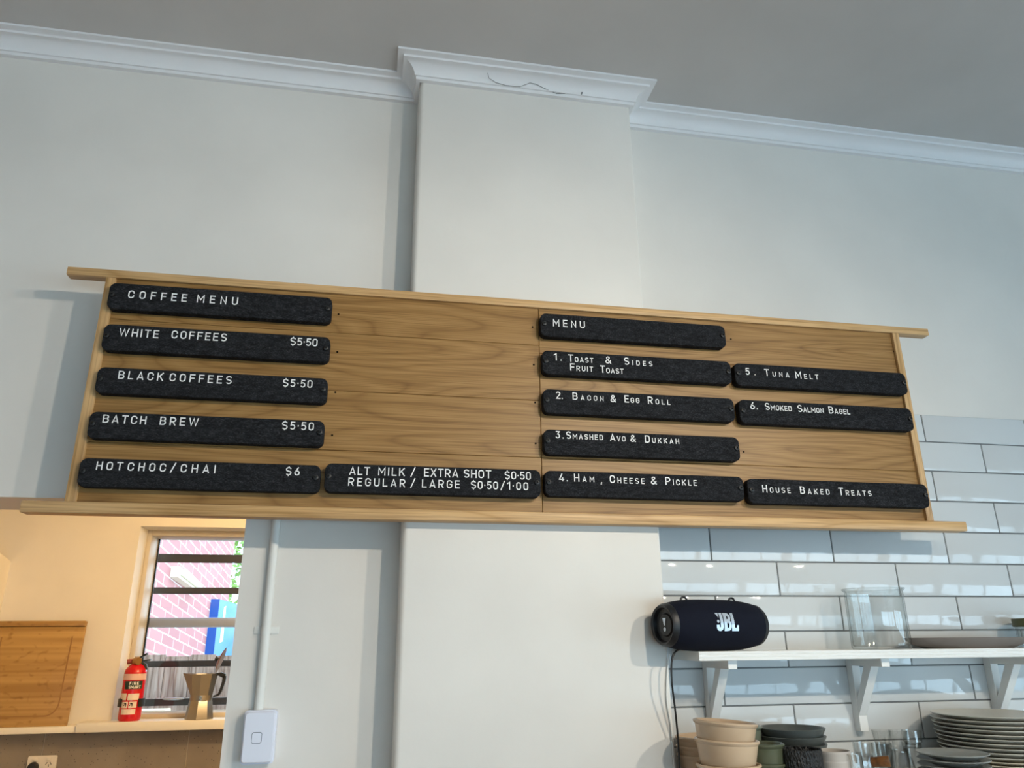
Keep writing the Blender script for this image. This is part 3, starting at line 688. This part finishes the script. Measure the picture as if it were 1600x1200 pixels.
# emblem on the front: raised bold letters and the mark beside them, following the barrel
def Pbarrel(a, b, dd):
    u = a / (hL - .012); rr = R0 * (1 - .17 * min(1, abs(u)) ** 3.2) + dd + .0002; an = b / R0
    return mx @ Vector((a, rr * math.cos(an), rr * math.sin(an)))
mb = MB()
def bstroke(pts, w, ox, oz, hh): stroke(mb, [(ox + a * hh * XS_, oz + b * hh) for a, b in pts], Pbarrel, w * hh, .0005)
hh = .035; ox, oz = -.024, -.0125; w = .20; XS_ = 1.12
def dens(pts, k=4):
    o = []
    for a, b in zip(pts, pts[1:]): o += [(a[0] + (b[0] - a[0]) * i / k, a[1] + (b[1] - a[1]) * i / k) for i in range(k)]
    return o + [pts[-1]]
bstroke(dens([(.28, 1), (.28, .24)]) + A_(.15, .24, .13, .14, 0, -180, 8) + [(.02, .34)], w, ox, oz, hh)
bstroke(dens([(.52, 0), (.52, 1)]), w, ox, oz, hh)
bstroke(dens([(.52, .91), (.66, .91)], 2) + A_(.68, .74, .11, .17, 80, -80, 6) + [(.55, .55)], w * .82, ox, oz, hh)
bstroke(dens([(.55, .54), (.68, .52)], 2) + A_(.70, .31, .12, .215, 80, -80, 6) + [(.52, .09)], w * .82, ox, oz, hh)
bstroke(dens([(1.0, 1), (1.0, .12)]), w, ox, oz, hh); bstroke(dens([(.92, .09), (1.36, .09)]), w * .9, ox, oz, hh); bstroke([(1.30, .09), (1.30, .32)], w * .7, ox, oz, hh)
def poly(pts):
    vs = [Pbarrel(ox + a * hh * XS_, oz + b * hh, .0006) for a, b in pts]; mb.face([mb.bm.verts.new(v) for v in vs])
poly([(-.06, 1.0), (.14, 1.0), (.10, .72)]); poly(A_(.05, .53, .08, .085, 0, 330, 11))
mb.build('emblem', SILVER, sp, smooth=False)
mb = MB(); ce = mx @ Vector((-hL + .0065, 0, 0))
for pts in ([(-.0055, .013), (.0055, .013), (.0018, -.001), (-.0018, -.001)], A_(0, -.0085, .0042, .0042, 0, 340, 14)):
    mb.face([mb.bm.verts.new(mx @ Vector((-hL + .0062, a, b))) for a, b in pts])
mb.build('end_mark', SILVER, sp, smooth=False)
c = mx @ Vector((.022, R0 + .0004, -.018)); 
# power cable
pts = [at(x, y, Y) for x, y, Y in ((1072, 1014, 1.535), (1066, 1013, 1.522), (1060, 1015, 1.512), (1054, 1020, 1.505), (1050, 1030, 1.503), (1049, 1048, 1.503), (1050, 1068, 1.505), (1052.5, 1090, 1.51), (1055, 1110, 1.515), (1058, 1140, 1.525), (1060, 1165, 1.53), (1061, 1185, 1.532), (1062, 1205, 1.533), (1063, 1240, 1.535))]
def smooth_pts(p, n=5):
    o = []
    for i in range(len(p) - 1):
        a, b, c, d = p[max(i - 1, 0)], p[i], p[i + 1], p[min(i + 2, len(p) - 1)]
        for k in range(n):
            t = k / n; o.append(.5 * ((2 * b) + (c - a) * t + (2 * a - 5 * b + 4 * c - d) * t * t + (3 * b - a - 3 * c + d) * t ** 3))
    return o + [p[-1]]
tag(MB().tube(smooth_pts(pts), .0019, 8).build('power_cable', BLACK), 'black power cable hanging from the speaker past the shelf end', 'cable')

pts = [at(x, y, YC - .003) for x, y in ((1046, 1022), (1043, 1045), (1041.5, 1070), (1042, 1095), (1045, 1115), (1048.5, 1135), (1050, 1160), (1053, 1200), (1056, 1235))]
tag(MB().tube(smooth_pts(pts), .0016, 8).build('painted_cable', CONDUIT), 'thin painted over cable running down the right edge of the chimney breast', 'cable')
# --- glass jar
def glass_thing(name, lab, px, py, Y, zbase, prof_out, wall=.0025, base=.005, cat='glass', group=None, n=40):
    p = at(px, py, Y); c = Vector((p.x, Y, zbase))
    t = [(0, 0)] + prof_out
    inner = [(max(r - wall, .001), z) for r, z in reversed(prof_out)]
    inner = [(r, max(z, base)) for r, z in inner] + [(0, base)]
    mb = MB().lathe(t + inner, n=n)
    o = mb.build(name, GLASS); o.location = c
    return tag(o, lab, cat, group), c
JY = 1.553; jl, jr = at(1338, 1012, JY).x, at(1417, 1012, JY).x; jR = (jr - jl) / 2 * .985; jx = (jl + jr) / 2
zj = at(1365, 920, JY - .0).z; zj = ZS1 + (zj - ZS1) * 1.0; Hj = zj - ZS1
o = MB().lathe([(0, .0), (jR * .96, 0), (jR, .004), (jR, Hj - .012), (jR * .985, Hj - .007), (jR * 1.07, Hj - .002), (jR * 1.07, Hj), (jR * 1.0, Hj - .001), (jR * .93, Hj - .008), (jR * .945, Hj - .014), (jR * .945, .008), (jR * .9, .0055), (0, .0055)], n=56).build('glass_jar', GLASS)
o.location = (jx, JY, ZS1); tag(o, 'wide clear glass jar with a flared rim on the upper shelf', 'jar')
# --- oval platter behind the shelf edge
a, b = at(1419, 1008, 1.55).x, at(1596, 1008, 1.55).x; cxp, rxp = (a + b) / 2 + .012, (b - a) / 2 + .012
Hp = at(1510, 996, 1.55).z - ZS1
o = MB().lathe([(0, .0), (.70, 0), (.86, Hp * .35), (.97, Hp * .8), (1, Hp), (.985, Hp), (.93, Hp * .8), (.80, Hp * .45), (.6, Hp * .3), (0, Hp * .3)], n=64, sx=1, sy=1)
for v in o.bm.verts: v.co.x *= rxp; v.co.y *= .062
o = o.build('oval_platter', TRAY); o.location = (cxp, 1.556, ZS1); tag(o, 'brown grey oval platter on the upper shelf right of the glass jar', 'platter')
# --- canister with olive lid at the frame edge
CYy = 1.565; xe = at(1590, 972, CYy).x; rc = .045
cn = thing('lidded_jar', (xe + rc, CYy, ZS1), 'glass jar with an olive lid at the right edge of the upper shelf', 'jar')
zl0, zl1 = at(1594, 979, CYy - rc * .3).z, at(1594, 966, CYy - rc * .3).z
MB().lathe([(0, zl0), (rc * .97, zl0), (rc, zl0 + .001), (rc, zl1 - .001), (rc * .97, zl1), (0, zl1)], (xe + rc, CYy, 0), 40).build('lid', OLIVE, cn)
rg = rc * .9; hg = zl0 - ZS1
MB().lathe([(0, 0), (rg, 0), (rg, hg), (rg - .003, hg), (rg - .003, .004), (0, .004)], (xe + rc, CYy, ZS1), 40).build('glass_body', GLASS, cn)

# --- crockery on the lower shelf
def stackset(name, m, prof, cat, group, items, n=44, tilt=None):
    """items: (x, y, z, label, tilt_deg); one lathe mesh shared by copies"""
    first = None
    for i, (x, y, z, lab, tl) in enumerate(items):
        if first is None: o = first = MB().lathe(prof, n=n).build(name, m)
        else: o = first.copy(); COL.objects.link(o)
        o.location = (x, y, z); o.rotation_euler = (0, math.radians(tl), .7 * i)
        if tl: o.rotation_euler = (0, math.radians(tl), 0)
        tag(o, lab, cat, group)
def bowlprof(r, h, rf=.86, wall=.005, lip=.003, lh=.006):
    return [(0, .002), (r * rf * .8, .002), (r * rf * .82, 0), (r * rf * .9, 0), (r * rf, .006), (r - lip * .6, h - lh - .002), (r + .0006, h - lh + .0002), (r + .0018, h - lh / 2), (r + .0008, h - .0008), (r - .002, h), (r - wall, h - .002), (r - wall - .001, h - lh), (r * rf - wall, .010), (r * rf * .7, .006), (0, .006)]
hb = .050
YF_, YB_ = 1.435, 1.566
x = at(1134, 1150, YF_).x; zr = [at(1134, y, YF_).z for y in (1126, 1154, 1182)]
dz = ZB + hb + .0005 - zr[2]
stackset('beige_bowl', BEIGE, bowlprof(.0575, hb), 'bowl', 'beige bowls in the front stack',
         [(x, YF_, ZB + .0005, 'beige glazed bowl at the bottom of the front stack under the shelf', 0),
          (x - .001, YF_, zr[1] - hb, 'beige glazed bowl in the middle of the front stack under the shelf', 2.5),
          (x - .0025, YF_, zr[0] - hb, 'beige glazed bowl on top of the front stack, tilted', 4.5)])
x = at(1101, 1150, YB_).x; zr = [at(1101, y, YB_).z for y in (1149, 1178)]
stackset('beige_bowl', BEIGE, bowlprof(.0575, hb), 'bowl', 'beige bowls in the rear stack',
         [(x, YB_, ZB + .0005, 'beige bowl at the bottom of the rear stack by the chimney breast', 0),
          (x, YB_, ZB + .0005 + (zr[0] - hb - ZB) / 2, 'beige bowl second in the rear stack by the chimney breast', 0),
          (x, YB_, zr[0] - hb, 'beige bowl on top of the rear stack behind the hanging cable', 0)])
hg_ = .046; Yg = 1.458; x = at(1195, 1170, Yg).x; zr = [at(1195, y, Yg).z for y in (1160, 1190)]
stackset('green_bowl', GREEN, bowlprof(.0355, hg_, .9), 'bowl', 'small green glazed bowls',
         [(x, Yg, ZB + .0005, 'small green glazed bowl under another beside the beige stack', 0), (x, Yg, zr[0] - hg_, 'small glossy green bowl on top of the pair beside the beige stack', 0)])
Yg2 = 1.572; x = at(1161, 1145, Yg2).x; z1 = at(1161, 1133, Yg2).z
stackset('green_bowl', glaze('sage_glaze', (.17, .20, .15), .25), bowlprof(.036, .055, .9), 'bowl', 'sage bowls at the back',
         [(x + .002, Yg2, ZB + .0005, 'sage green bowl at the back underneath, between beige and dark stacks', 0), (x + .002, Yg2, z1 - .055, 'sage green bowl on top at the back, behind the beige stack', 0)])
Yd = 1.553; x = at(1238, 1150, Yd).x; rd = (at(1285, 1140, Yd).x - at(1191, 1140, Yd).x) / 2 * .985; zr = [at(1238, y, Yd).z for y in (1136, 1146, 1156)]
hd = .036; sp_ = (zr[0] - zr[2]) / 2; its = []
nd = int((zr[0] - hd - ZB) / sp_); sp_ = (zr[0] - hd - ZB - .0005) / nd
ordn = ['at the bottom', 'one above the bottom', 'low in the middle', 'in the middle', 'high in the middle', 'third from the top', 'second from the top', 'on top']
names_d = (ordn[:nd - 2] + ordn[-3:]) if nd - 2 <= 5 else [ordn[min(k, 4)] for k in range(nd - 2)] + ordn[-3:]
for k in range(nd + 1): its.append((x - .0008 * (nd - k) + .003 * (nd - k) / nd, Yd, ZB + .0005 + sp_ * k, 'dark grey bowl %s of the wide dark stack' % names_d[k], 0))
stackset('dark_bowl', DGREY, [(0, .0), (rd * .62, 0), (rd * .70, .003), (rd * .93, hd * .72), (rd, hd - .001), (rd - .001, hd), (rd - .0035, hd - .001), (rd * .66, .006), (0, .005)], 'bowl', 'wide dark grey bowls', its)
Yk = 1.432; x = at(1253, 1180, Yk).x; rk = .0365; zr = [at(1253, y, Yk).z for y in (1169, 1189)]; hk = .040
stackset('black_cup', BLKTEX, [(0, 0), (rk * .9, 0), (rk * .95, .003), (rk, .010), (rk, hk - .001), (rk - .001, hk), (rk - .003, hk - .001), (rk - .004, .006), (0, .005)], 'cup', 'black textured cups',
         [(x, Yk, ZB + .0005, 'black rough textured cup underneath the dark bowls, lower one', 0), (x - .0005, Yk, zr[0] - hk, 'black rough textured cup on top, in front of the dark bowls', 0)])
x = at(1304, 1185, Yk).x; rk2 = .0295; zt2 = at(1304, 1172, Yk).z; hk2 = .034
nn = 3; st = (zt2 - hk2 - ZB - .0005) / (nn - 1)
pf = [(0, 0), (rk2 * .9, 0)] + [(rk2 * (.93 + .05 * k / 10) + (.0006 if k % 2 else 0), .002 + (hk2 - .003) * k / 10) for k in range(11)] + [(rk2 - .001, hk2), (rk2 - .003, hk2 - .001), (rk2 * .85, .006), (0, .005)]
stackset('ribbed_cup', PALE, pf, 'cup', 'pale ribbed cups', [(x, Yk, ZB + .0005 + st * k, 'pale grey ribbed clay cup %s of its stack beside the glass jug' % ('at the bottom', 'in the middle', 'on top')[k], 0) for k in range(nn)])

# --- glassware
def gl(name, lab, px, pytop, Y, prof, cat='glass', group=None):
    zt = at(px, pytop, Y).z; Hh = zt - ZB - .0005
    return glass_thing(name, lab, px, pytop, Y, ZB + .0005, [(r, (z if z >= 0 else Hh + z)) for r, z in prof], .0016, .005, cat, group)
fl = [(.0125, 0), (.0135, .003), (.0138, -.045), (.0145, -.028), (.0172, -.010), (.0192, 0)]
def flare(px, lab, yy=1141):
    Y = 1.575; zt = at(px, yy, Y).z; Hh = zt - ZB - .0005
    prof = [(.0125, 0), (.0135, .003), (.0138, Hh - .045), (.0145, Hh - .028), (.0172, Hh - .010), (.0190, Hh)]
    return glass_thing('flared_glass', lab, px, yy, Y, ZB + .0005, prof, .0014, .005, 'glass', 'slender flared glasses')
flare(1376, 'slender flared glass at the back, the left one of two'); flare(1402.5, 'slender flared glass at the back, right next to the stacked tumblers')
YT2 = 1.52
def tumb(px, yy, Y, r, lab, zb=None, h=None):
    zt = at(px, yy, Y).z; z0 = ZB + .0005 if zb is None else zb; Hh = zt - z0 if h is None else h; z0 = zt - Hh
    return glass_thing('tumbler', lab, px, yy, Y, z0, [(r * .84, 0), (r * .87, .003), (r, Hh)], .0015, .006, 'glass', 'clear glass tumblers')
tumb(1424, 1160, 1.56, .0190, 'straight clear tumbler carrying another, beside the small grey plates')
tumb(1423, 1141, 1.56, .0190, 'straight clear tumbler stacked on top of another at the back', h=.085) if False else None
zt_l = at(1424, 1160, 1.56).z
zt_u = at(1423, 1141, 1.56).z; r = .0186
o, _c = glass_thing('tumbler', 'straight clear tumbler nested in the top of another at the back', 1423, 1141, 1.56, zt_l - .010, [(r * .80, 0), (r * .82, .010), (r, .0115), (r * 1.0, zt_u - zt_l + .010)], .0015, .006, 'glass', 'clear glass tumblers')
tumb(1347, 1160, 1.505, .0185, 'clear tumbler standing behind the small glass jug')
tumb(1377, 1161, 1.50, .0190, 'clear tumbler standing behind the brown wooden handle')
Yc_ = 1.43; zt = at(1402, 1167, Yc_).z; Hh = zt - ZB - .0005
glass_thing('glass_carafe', 'small clear glass carafe with a lipped neck in front of the tumblers', 1404, 1167, Yc_, ZB + .0005,
            [(.0255, 0), (.027, .004), (.0265, Hh - .046), (.0215, Hh - .022), (.0170, Hh - .010), (.0165, Hh - .005), (.0185, Hh)], .0016, .005, 'carafe')
Yj = 1.40; p = at(1344, 1178, Yj); Hh = p.z - ZB - .0005
jg = thing('glass_jug', (p.x, Yj, ZB), 'small clear glass jug with a pouring lip and brown wooden handle', 'jug')
mb = MB().lathe([(0, 0), (.0215, 0), (.0225, .003), (.0205, Hh - .012), (.0215, Hh), (.020, Hh), (.0190, Hh - .012), (.0205, .006), (0, .005)], n=40)
for v in mb.bm.verts:
    if v.co.z > Hh - .013 and v.co.x < -.012 and abs(v.co.y) < .009: v.co.x -= .006 * (1 - abs(v.co.y) / .009) * ((v.co.z - Hh + .013) / .013)
o = mb.build('glass_body', GLASS); o.location = (p.x, Yj, ZB + .0005); o.parent = jg; o.matrix_parent_inverse = jg.matrix_world.inverted()
a, b = at(1361, 1191, Yj - .01), at(1390, 1189.5, Yj - .03)
hd_ = MB().tube([a, a + (b - a) * .04, a + (b - a) * .96, b], [.0072, .0085, .0098, .0090], 20); hd_.build('wooden_handle', COPPER, jg)
MB().tube([(p.x + .019, Yj - .004, a.z), a + (b - a) * .05], .0035, 10).build('handle_collar', GLASS, jg)

# --- plates
def plateprof(r, h): return [(0, .0015), (r * .55, .0015), (r * .56, 0), (r * .62, 0), (r * .64, .002), (r * .9, h * .62), (r, h - .0015), (r * 1.002, h - .0005), (r * .995, h), (r * .9, h * .72), (r * .66, .0045), (0, .004)]
YPl = 1.508; rp = .113; xe = at(1474, 1124, YPl).x
zt = at(1500, 1119, YPl - .05).z; zmid = at(1500, 1177, YPl - .08).z
hp = .015
nb = 4; nc = 10
zc0 = ZB + .0005
stc = (zmid - hp - zc0) / (nb - .4) if zmid - hp > zc0 else .006
posn = ['lowest', 'second from below', 'third from below', 'fourth from below', 'fifth from below', 'fifth from above', 'fourth from above', 'third from above', 'second from above', 'topmost']
stb = .0066
stackset('cream_plate', CREAMP, plateprof(rp + .006, hp), 'plate', 'large cream plates', [(xe + rp + .012, YPl - .004, zc0 + stb * k, 'large cream plate, %s of the cream ones under the stone plates' % posn[k], 0) for k in range(nb)], 64)
zs0 = zc0 + stb * nb; stp = (zt - hp - zs0) / (nc - 1)
stackset('stone_plate', PLATE, plateprof(rp, hp), 'plate', 'large stone coloured plates', [(xe + rp + .010 * (1 - k / (nc - 1)) + .002 * math.sin(k * 2.3), YPl, zs0 + stp * k, 'large stone coloured plate, %s of the tall stack' % posn[k], 0) for k in range(nc)], 64)
YSp = 1.385; xa, xb_ = at(1439, 1180, YSp).x, at(1537, 1180, YSp).x; rs_ = (xb_ - xa) / 2 * .93; zt = at(1487, 1179, YSp - .03).z; hs2 = .011
ns = 6; st = (zt - hs2 - ZB - .0005) / (ns - 1)
pos6 = ['lowest', 'second from below', 'third from below', 'third from above', 'second from above', 'topmost']
stackset('side_plate', GPLATE, plateprof(rs_, hs2), 'plate', 'small grey side plates', [((xa + xb_) / 2 + .001 * math.sin(k * 1.9), YSp, ZB + .0005 + st * k, 'small grey side plate, %s of the short stack by the glasses' % pos6[k], 0) for k in range(ns)], 56)

# ------------------------------------------------------------------ kitchen ledge things
# bamboo board leaning on the wall
tl = at(138, 970, YK - .012); br = at(115, 1133, YK - .055)
x1 = tl.x - .002; x0 = XN + .006; zt = tl.z; zb = ZL - .0015
bb = thing('chopping_board', ((x0 + x1) / 2, YK - .06, zb), 'large bamboo chopping board leaning on the kitchen ledge, left of the window', 'chopping board')
Lz = zt - zb; lean = math.asin(.035 / Lz)
def on_board(mb):
    mt = Matrix.Translation((0, YK - .0625, zb)) @ Matrix.Rotation(-lean, 4, 'X')
    for v in mb.bm.verts: v.co = mt @ v.co
    return mb
xbm = at(114, 1133, YK - .06).x
on_board(MB().box(x0, x1, 0, .018, 0, Lz - .022, .003)).build('board', BAMBOO, bb)
on_board(MB().box(x0, x1, -.010, .018, Lz - .0215, Lz, .002)).build('top_lip', BAMBOO, bb)
gx1 = x1 - .045; gz0 = .040; rg_ = .05
pth = [(gx1, Lz - .065)] + [(gx1 - rg_ + rg_ * math.cos(t), gz0 + rg_ - rg_ * math.sin(t)) for t in [PI / 2 * k / 8 for k in range(9)]] + [(x0 + .05, gz0), (x0 + .035, gz0 + .015), (x0 + .033, Lz - .065)]
mb = MB(); stroke(mb, pth, lambda a, b, dd: Vector((a, -dd + .0002, b)), .006, .0006); on_board(mb).build('juice_groove', BAMDARK, bb)

# fire extinguisher
YX = YK - .02; pb = at(203.5, 1127, YX); zx = ZL + .010
pt_ = at(217, 1023, YX); rx = (at(226, 1060, YX).x - at(189, 1060, YX).x) / 2 * .93
cx_ = at(205.5, 1100, YX).x; YX = YK - .025
def zpx(y, xx=208): return at(xx, y, YX).z
ex = thing('fire_extinguisher', (cx_, YX, zx), 'small red fire extinguisher on the window sill', 'fire extinguisher')
zsh, znk = zpx(1046), zpx(1037)
MB().lathe([(0, 0), (rx * .86, 0), (rx * .97, .006), (rx, .016), (rx, zsh - zx - .012), (rx * .93, zsh - zx), (rx * .72, zsh - zx + .014), (rx * .42, znk - zx), (rx * .40, znk - zx + .012), (0, znk - zx + .012)], (cx_, YX, zx), 40).build('cylinder', REDM, ex)
def band(name, m, y0, y1, a0, a1, dr=.0006, par=ex):
    mb = MB(); n = 14; za, zb2 = zpx(y1), zpx(y0)
    V = [[mb.bm.verts.new((cx_ + (rx + dr) * math.cos(math.radians(a0 + (a1 - a0) * k / n)), YX + (rx + dr) * math.sin(math.radians(a0 + (a1 - a0) * k / n)), z)) for k in range(n + 1)] for z in (za, zb2)]
    for k in range(n): mb.face([V[0][k], V[0][k + 1], V[1][k + 1], V[1][k]])
    return mb.build(name, m, par)
band('pale_band', mat('pink_cream_label', (.68, .42, .36), .5), 1052.5, 1062, 180, 360)
band('brand_panel', LABELG, 1063.5, 1076, 235, 330)
def Pcyl(a, b, dd):
    an = math.radians(-90) + a / rx; return Vector((cx_ + (rx + .0012 + dd) * math.cos(an), YX + (rx + .0012 + dd) * math.sin(an), b))
WHT = mat('white_print', (.85, .82, .78), .5)
mb = MB(); z1_, z2_ = zpx(1069.2), zpx(1075); hf = zpx(1064.8) - z1_
word(mb, 'FIRE', -.006, .030, z1_, hf, P=Pcyl, sw=hf * 1.5, t=.0003); word(mb, 'SMART', -.008, .040, z2_, hf, P=Pcyl, sw=hf * 1.5, t=.0003)
mb.build('lettering', WHT, ex, smooth=False)
band('instruction_label', LABELR, 1082.5, 1093, 215, 255); band('instruction_label', LABELR, 1083, 1093, 262, 320)
band('pictogram_label', LABELR, 1095.5, 1105, 232, 268); band('pictogram_label', LABELR, 1095.5, 1105, 272, 312); band('lower_label', LABELR, 1107, 1115, 235, 310)
mb = MB()
for s_ in (-.012, .012):
    for q in ([(-.006, -.005), (.004, .005)], [(.005, -.006), (.005, .006)], [(-.004, .005), (.004, .006)]):
        stroke(mb, [(s_ - .002 + a, (zpx(1100) + b)) for a, b in q], Pcyl, .003, .0004)
mb.build('pictogram', BLACK, ex, smooth=False)
mb = MB(); za, zb2 = zpx(1103.5), zpx(1091)
for a0, a1 in ((170, 232), (318, 380)):
    n = 8; V = [[mb.bm.verts.new((cx_ + (rx + d) * math.cos(math.radians(a0 + (a1 - a0) * k / n)), YX + (rx + d) * math.sin(math.radians(a0 + (a1 - a0) * k / n)), z)) for k in range(n + 1)] for z, d in ((za, .001), (za, .008), (zb2, .008), (zb2, .001))]
    for r0, r1 in ((0, 1), (1, 2), (2, 3)):
        for k in range(n): mb.face([V[r0][k], V[r0][k + 1], V[r1][k + 1], V[r1][k]])
    mb.face([V[q][0] for q in range(4)]); mb.face([V[q][n] for q in range(4)])
mb.build('bracket_clamp', BLACK, ex)
zv = znk + .004
mb = MB(); mb.tube([(cx_, YX, znk + .004), (cx_, YX, zpx(1030) + .01)], [.016, .013], 14); mb.tube([(cx_ - .005, YX - .012, zpx(1033)), (cx_ + .012, YX - .026, zpx(1033))], .016, 14); mb.build('valve', BRASS, ex)
MB().tube([(cx_ - .012, YX, zpx(1033)), (cx_ - .040, YX - .005, zpx(1034))], .011, 12).build('gauge_plug', mat('brown_red_plastic', (.28, .05, .03), .5), ex)
MB().bar((cx_ + .0, YX, zpx(1030)), at(231, 1021, YX), .018, .007).build('lever', BLACK, ex)
MB().bar((cx_ + .006, YX, zpx(1034)), (cx_ + .055, YX, zpx(1031)), .016, .006).build('carry_handle', BLACK, ex)
MB().tube([(cx_ + .014, YX, zpx(1036)), (cx_ + .035, YX, zpx(1040)), (cx_ + .04, YX, zpx(1047))], .009, 10).build('nozzle', BLACK, ex)

# moka pot
YM = YK - .025; cm = at(310, 1127, YM).x; zm = ZL + .010
def zq(y): return at(312, y, YM).z - zm
def rq(a, b, y): return (at(b, y, YM).x - at(a, y, YM).x) / 2
mk = thing('moka_pot', (cm, YM, zm), 'aluminium stovetop coffee pot with its lid open on the window sill', 'coffee pot')
rb, rw, rt = rq(285.5, 327.5, 1124) * 1.06, rq(294, 328, 1092) * 1.02, rq(296, 338, 1053) * 1.05
xm = at(312, 1092, YM).x - cm
MB().lathe([(0, 0), (rb, 0), (rb, .006), (rw * 1.06, zq(1096)), (rw * 1.0, zq(1094)), (0, zq(1094))], (cm, YM, zm), 8).build('boiler', ALU, mk, ang=20)
MB().lathe([(rw * .99, zq(1095)), (rw * .99, zq(1086)), (0, zq(1086))], (cm, YM, zm), 32).build('collar', ALU, mk)
mb = MB().lathe([(0, zq(1088)), (rw * .96, zq(1087)), (rw * 1.0, zq(1086)), (rt, zq(1053)), (rt * .96, zq(1053)), (rw * .9, zq(1084)), (0, zq(1085))], (cm, YM, zm), 8)
for v in mb.bm.verts:
    if v.co.z - zm > zq(1056) and v.co.x < cm - rt * .6 and abs(v.co.y - YM) < rt * .3: v.co.x -= .028; v.co.z += .004
mb.build('upper_chamber', ALU, mk, ang=20)
hx = cm + rt
a = at(338, 1052, YM); b = at(355, 1012, YM)
mt = Matrix.Translation((a.x, YM, a.z)) @ Matrix.Rotation(-math.atan2(b.z - a.z, b.x - a.x), 4, 'Y')
ll = (b - a).length
MB().lathe([(0, .0), (ll * .5, .002), (ll * .47, .006), (ll * .2, .014), (0, .016)], (ll * .5, 0, 0), 8, 1, .85, mtx=mt).build('lid', mat('bronze_lid', (.30, .18, .12), .35, .8), mk, ang=20)
MB().tube([mt @ Vector((ll * .5, 0, .015)), mt @ Vector((ll * .5, 0, .030))], [.006, .010], 12).build('lid_knob', BLACK, mk)
mb = MB(); hp_ = [at(x, y, YM) for x, y in ((337, 1054), (344, 1053), (351, 1056), (350, 1064), (345, 1079), (342, 1085), (334, 1088))]
for i in range(len(hp_) - 1): mb.bar(hp_[i], hp_[i + 1] + (hp_[i + 1] - hp_[i]) * .08, .016, [.012, .018, .014, .012, .010, .008][i], (0, 1, 0) if False else (0, 0, 1) if i < 2 else (1, 0, 0))
mb.build('handle', BLACK, mk)
MB().lathe([(0, 0), (.006, 0), (.006, .004), (0, .004)], (0, 0, 0), 12, mtx=Matrix.Translation((cm + rb * .1, YM - rw * .93, zm + zq(1090))) @ Matrix.Rotation(PI / 2, 4, 'X')).build('safety_valve', mat('bright_brass', (.8, .7, .5), .2, 1.0), mk)

# power outlet with a plug
YO = YK - .012; a, b = at(46, 1181, YO), at(91, 1180, YO); ow_, oh = b.x - a.x, (b.x - a.x) * .63; oc = ((a.x + b.x) / 2, a.z - oh / 2)
po = thing('power_outlet', (oc[0], YO, oc[1]), 'ivory double power outlet on the grey brown kitchen tiles', 'power outlet')
MB().prism(rrect(oc[0], oc[1], ow_, oh, .006), 'y', YO - .010, YO - .0003).build('plate', SOCK, po)
for s_ in (-.25, .25):
    MB().box(oc[0] + s_ * ow_ * .95 - .009, oc[0] + s_ * ow_ * .95 + .009, YO - .014, YO - .010, oc[1] + oh * .22, oc[1] + oh * .40, .001).build('rocker', SOCK, po)
sx_ = oc[0] + .25 * ow_
for q in ((-.009, .30, .25), (.007, .30, -.25), (0, -.12, 0)):
    MB().bar((sx_ + q[0] - q[2] * .012, YO - .0102, oc[1] + q[1] * .02 - .006), (sx_ + q[0] + q[2] * .012, YO - .0102, oc[1] + q[1] * .02 + .004), .002, .0022, (0, 1, 0)).build('slot', HOLE, po)
px_ = oc[0] - .25 * ow_
pg = thing('power_plug', (px_, YO - .012, oc[1] - .01), 'black round plug in the left socket of the power outlet', 'plug')
MB().lathe([(0, 0), (.020, 0), (.021, .010), (.017, .026), (0, .028)], (0, 0, 0), 24, mtx=Matrix.Translation((px_, YO - .0105, oc[1] - .008)) @ Matrix.Rotation(PI / 2, 4, 'X')).build('plug_body', BLACK, pg)
MB().tube([(px_, YO - .03, oc[1] - .02), (px_, YO - .034, oc[1] - .06), (px_, YO - .02, oc[1] - .14)], .004, 8).build('cord', BLACK, pg)
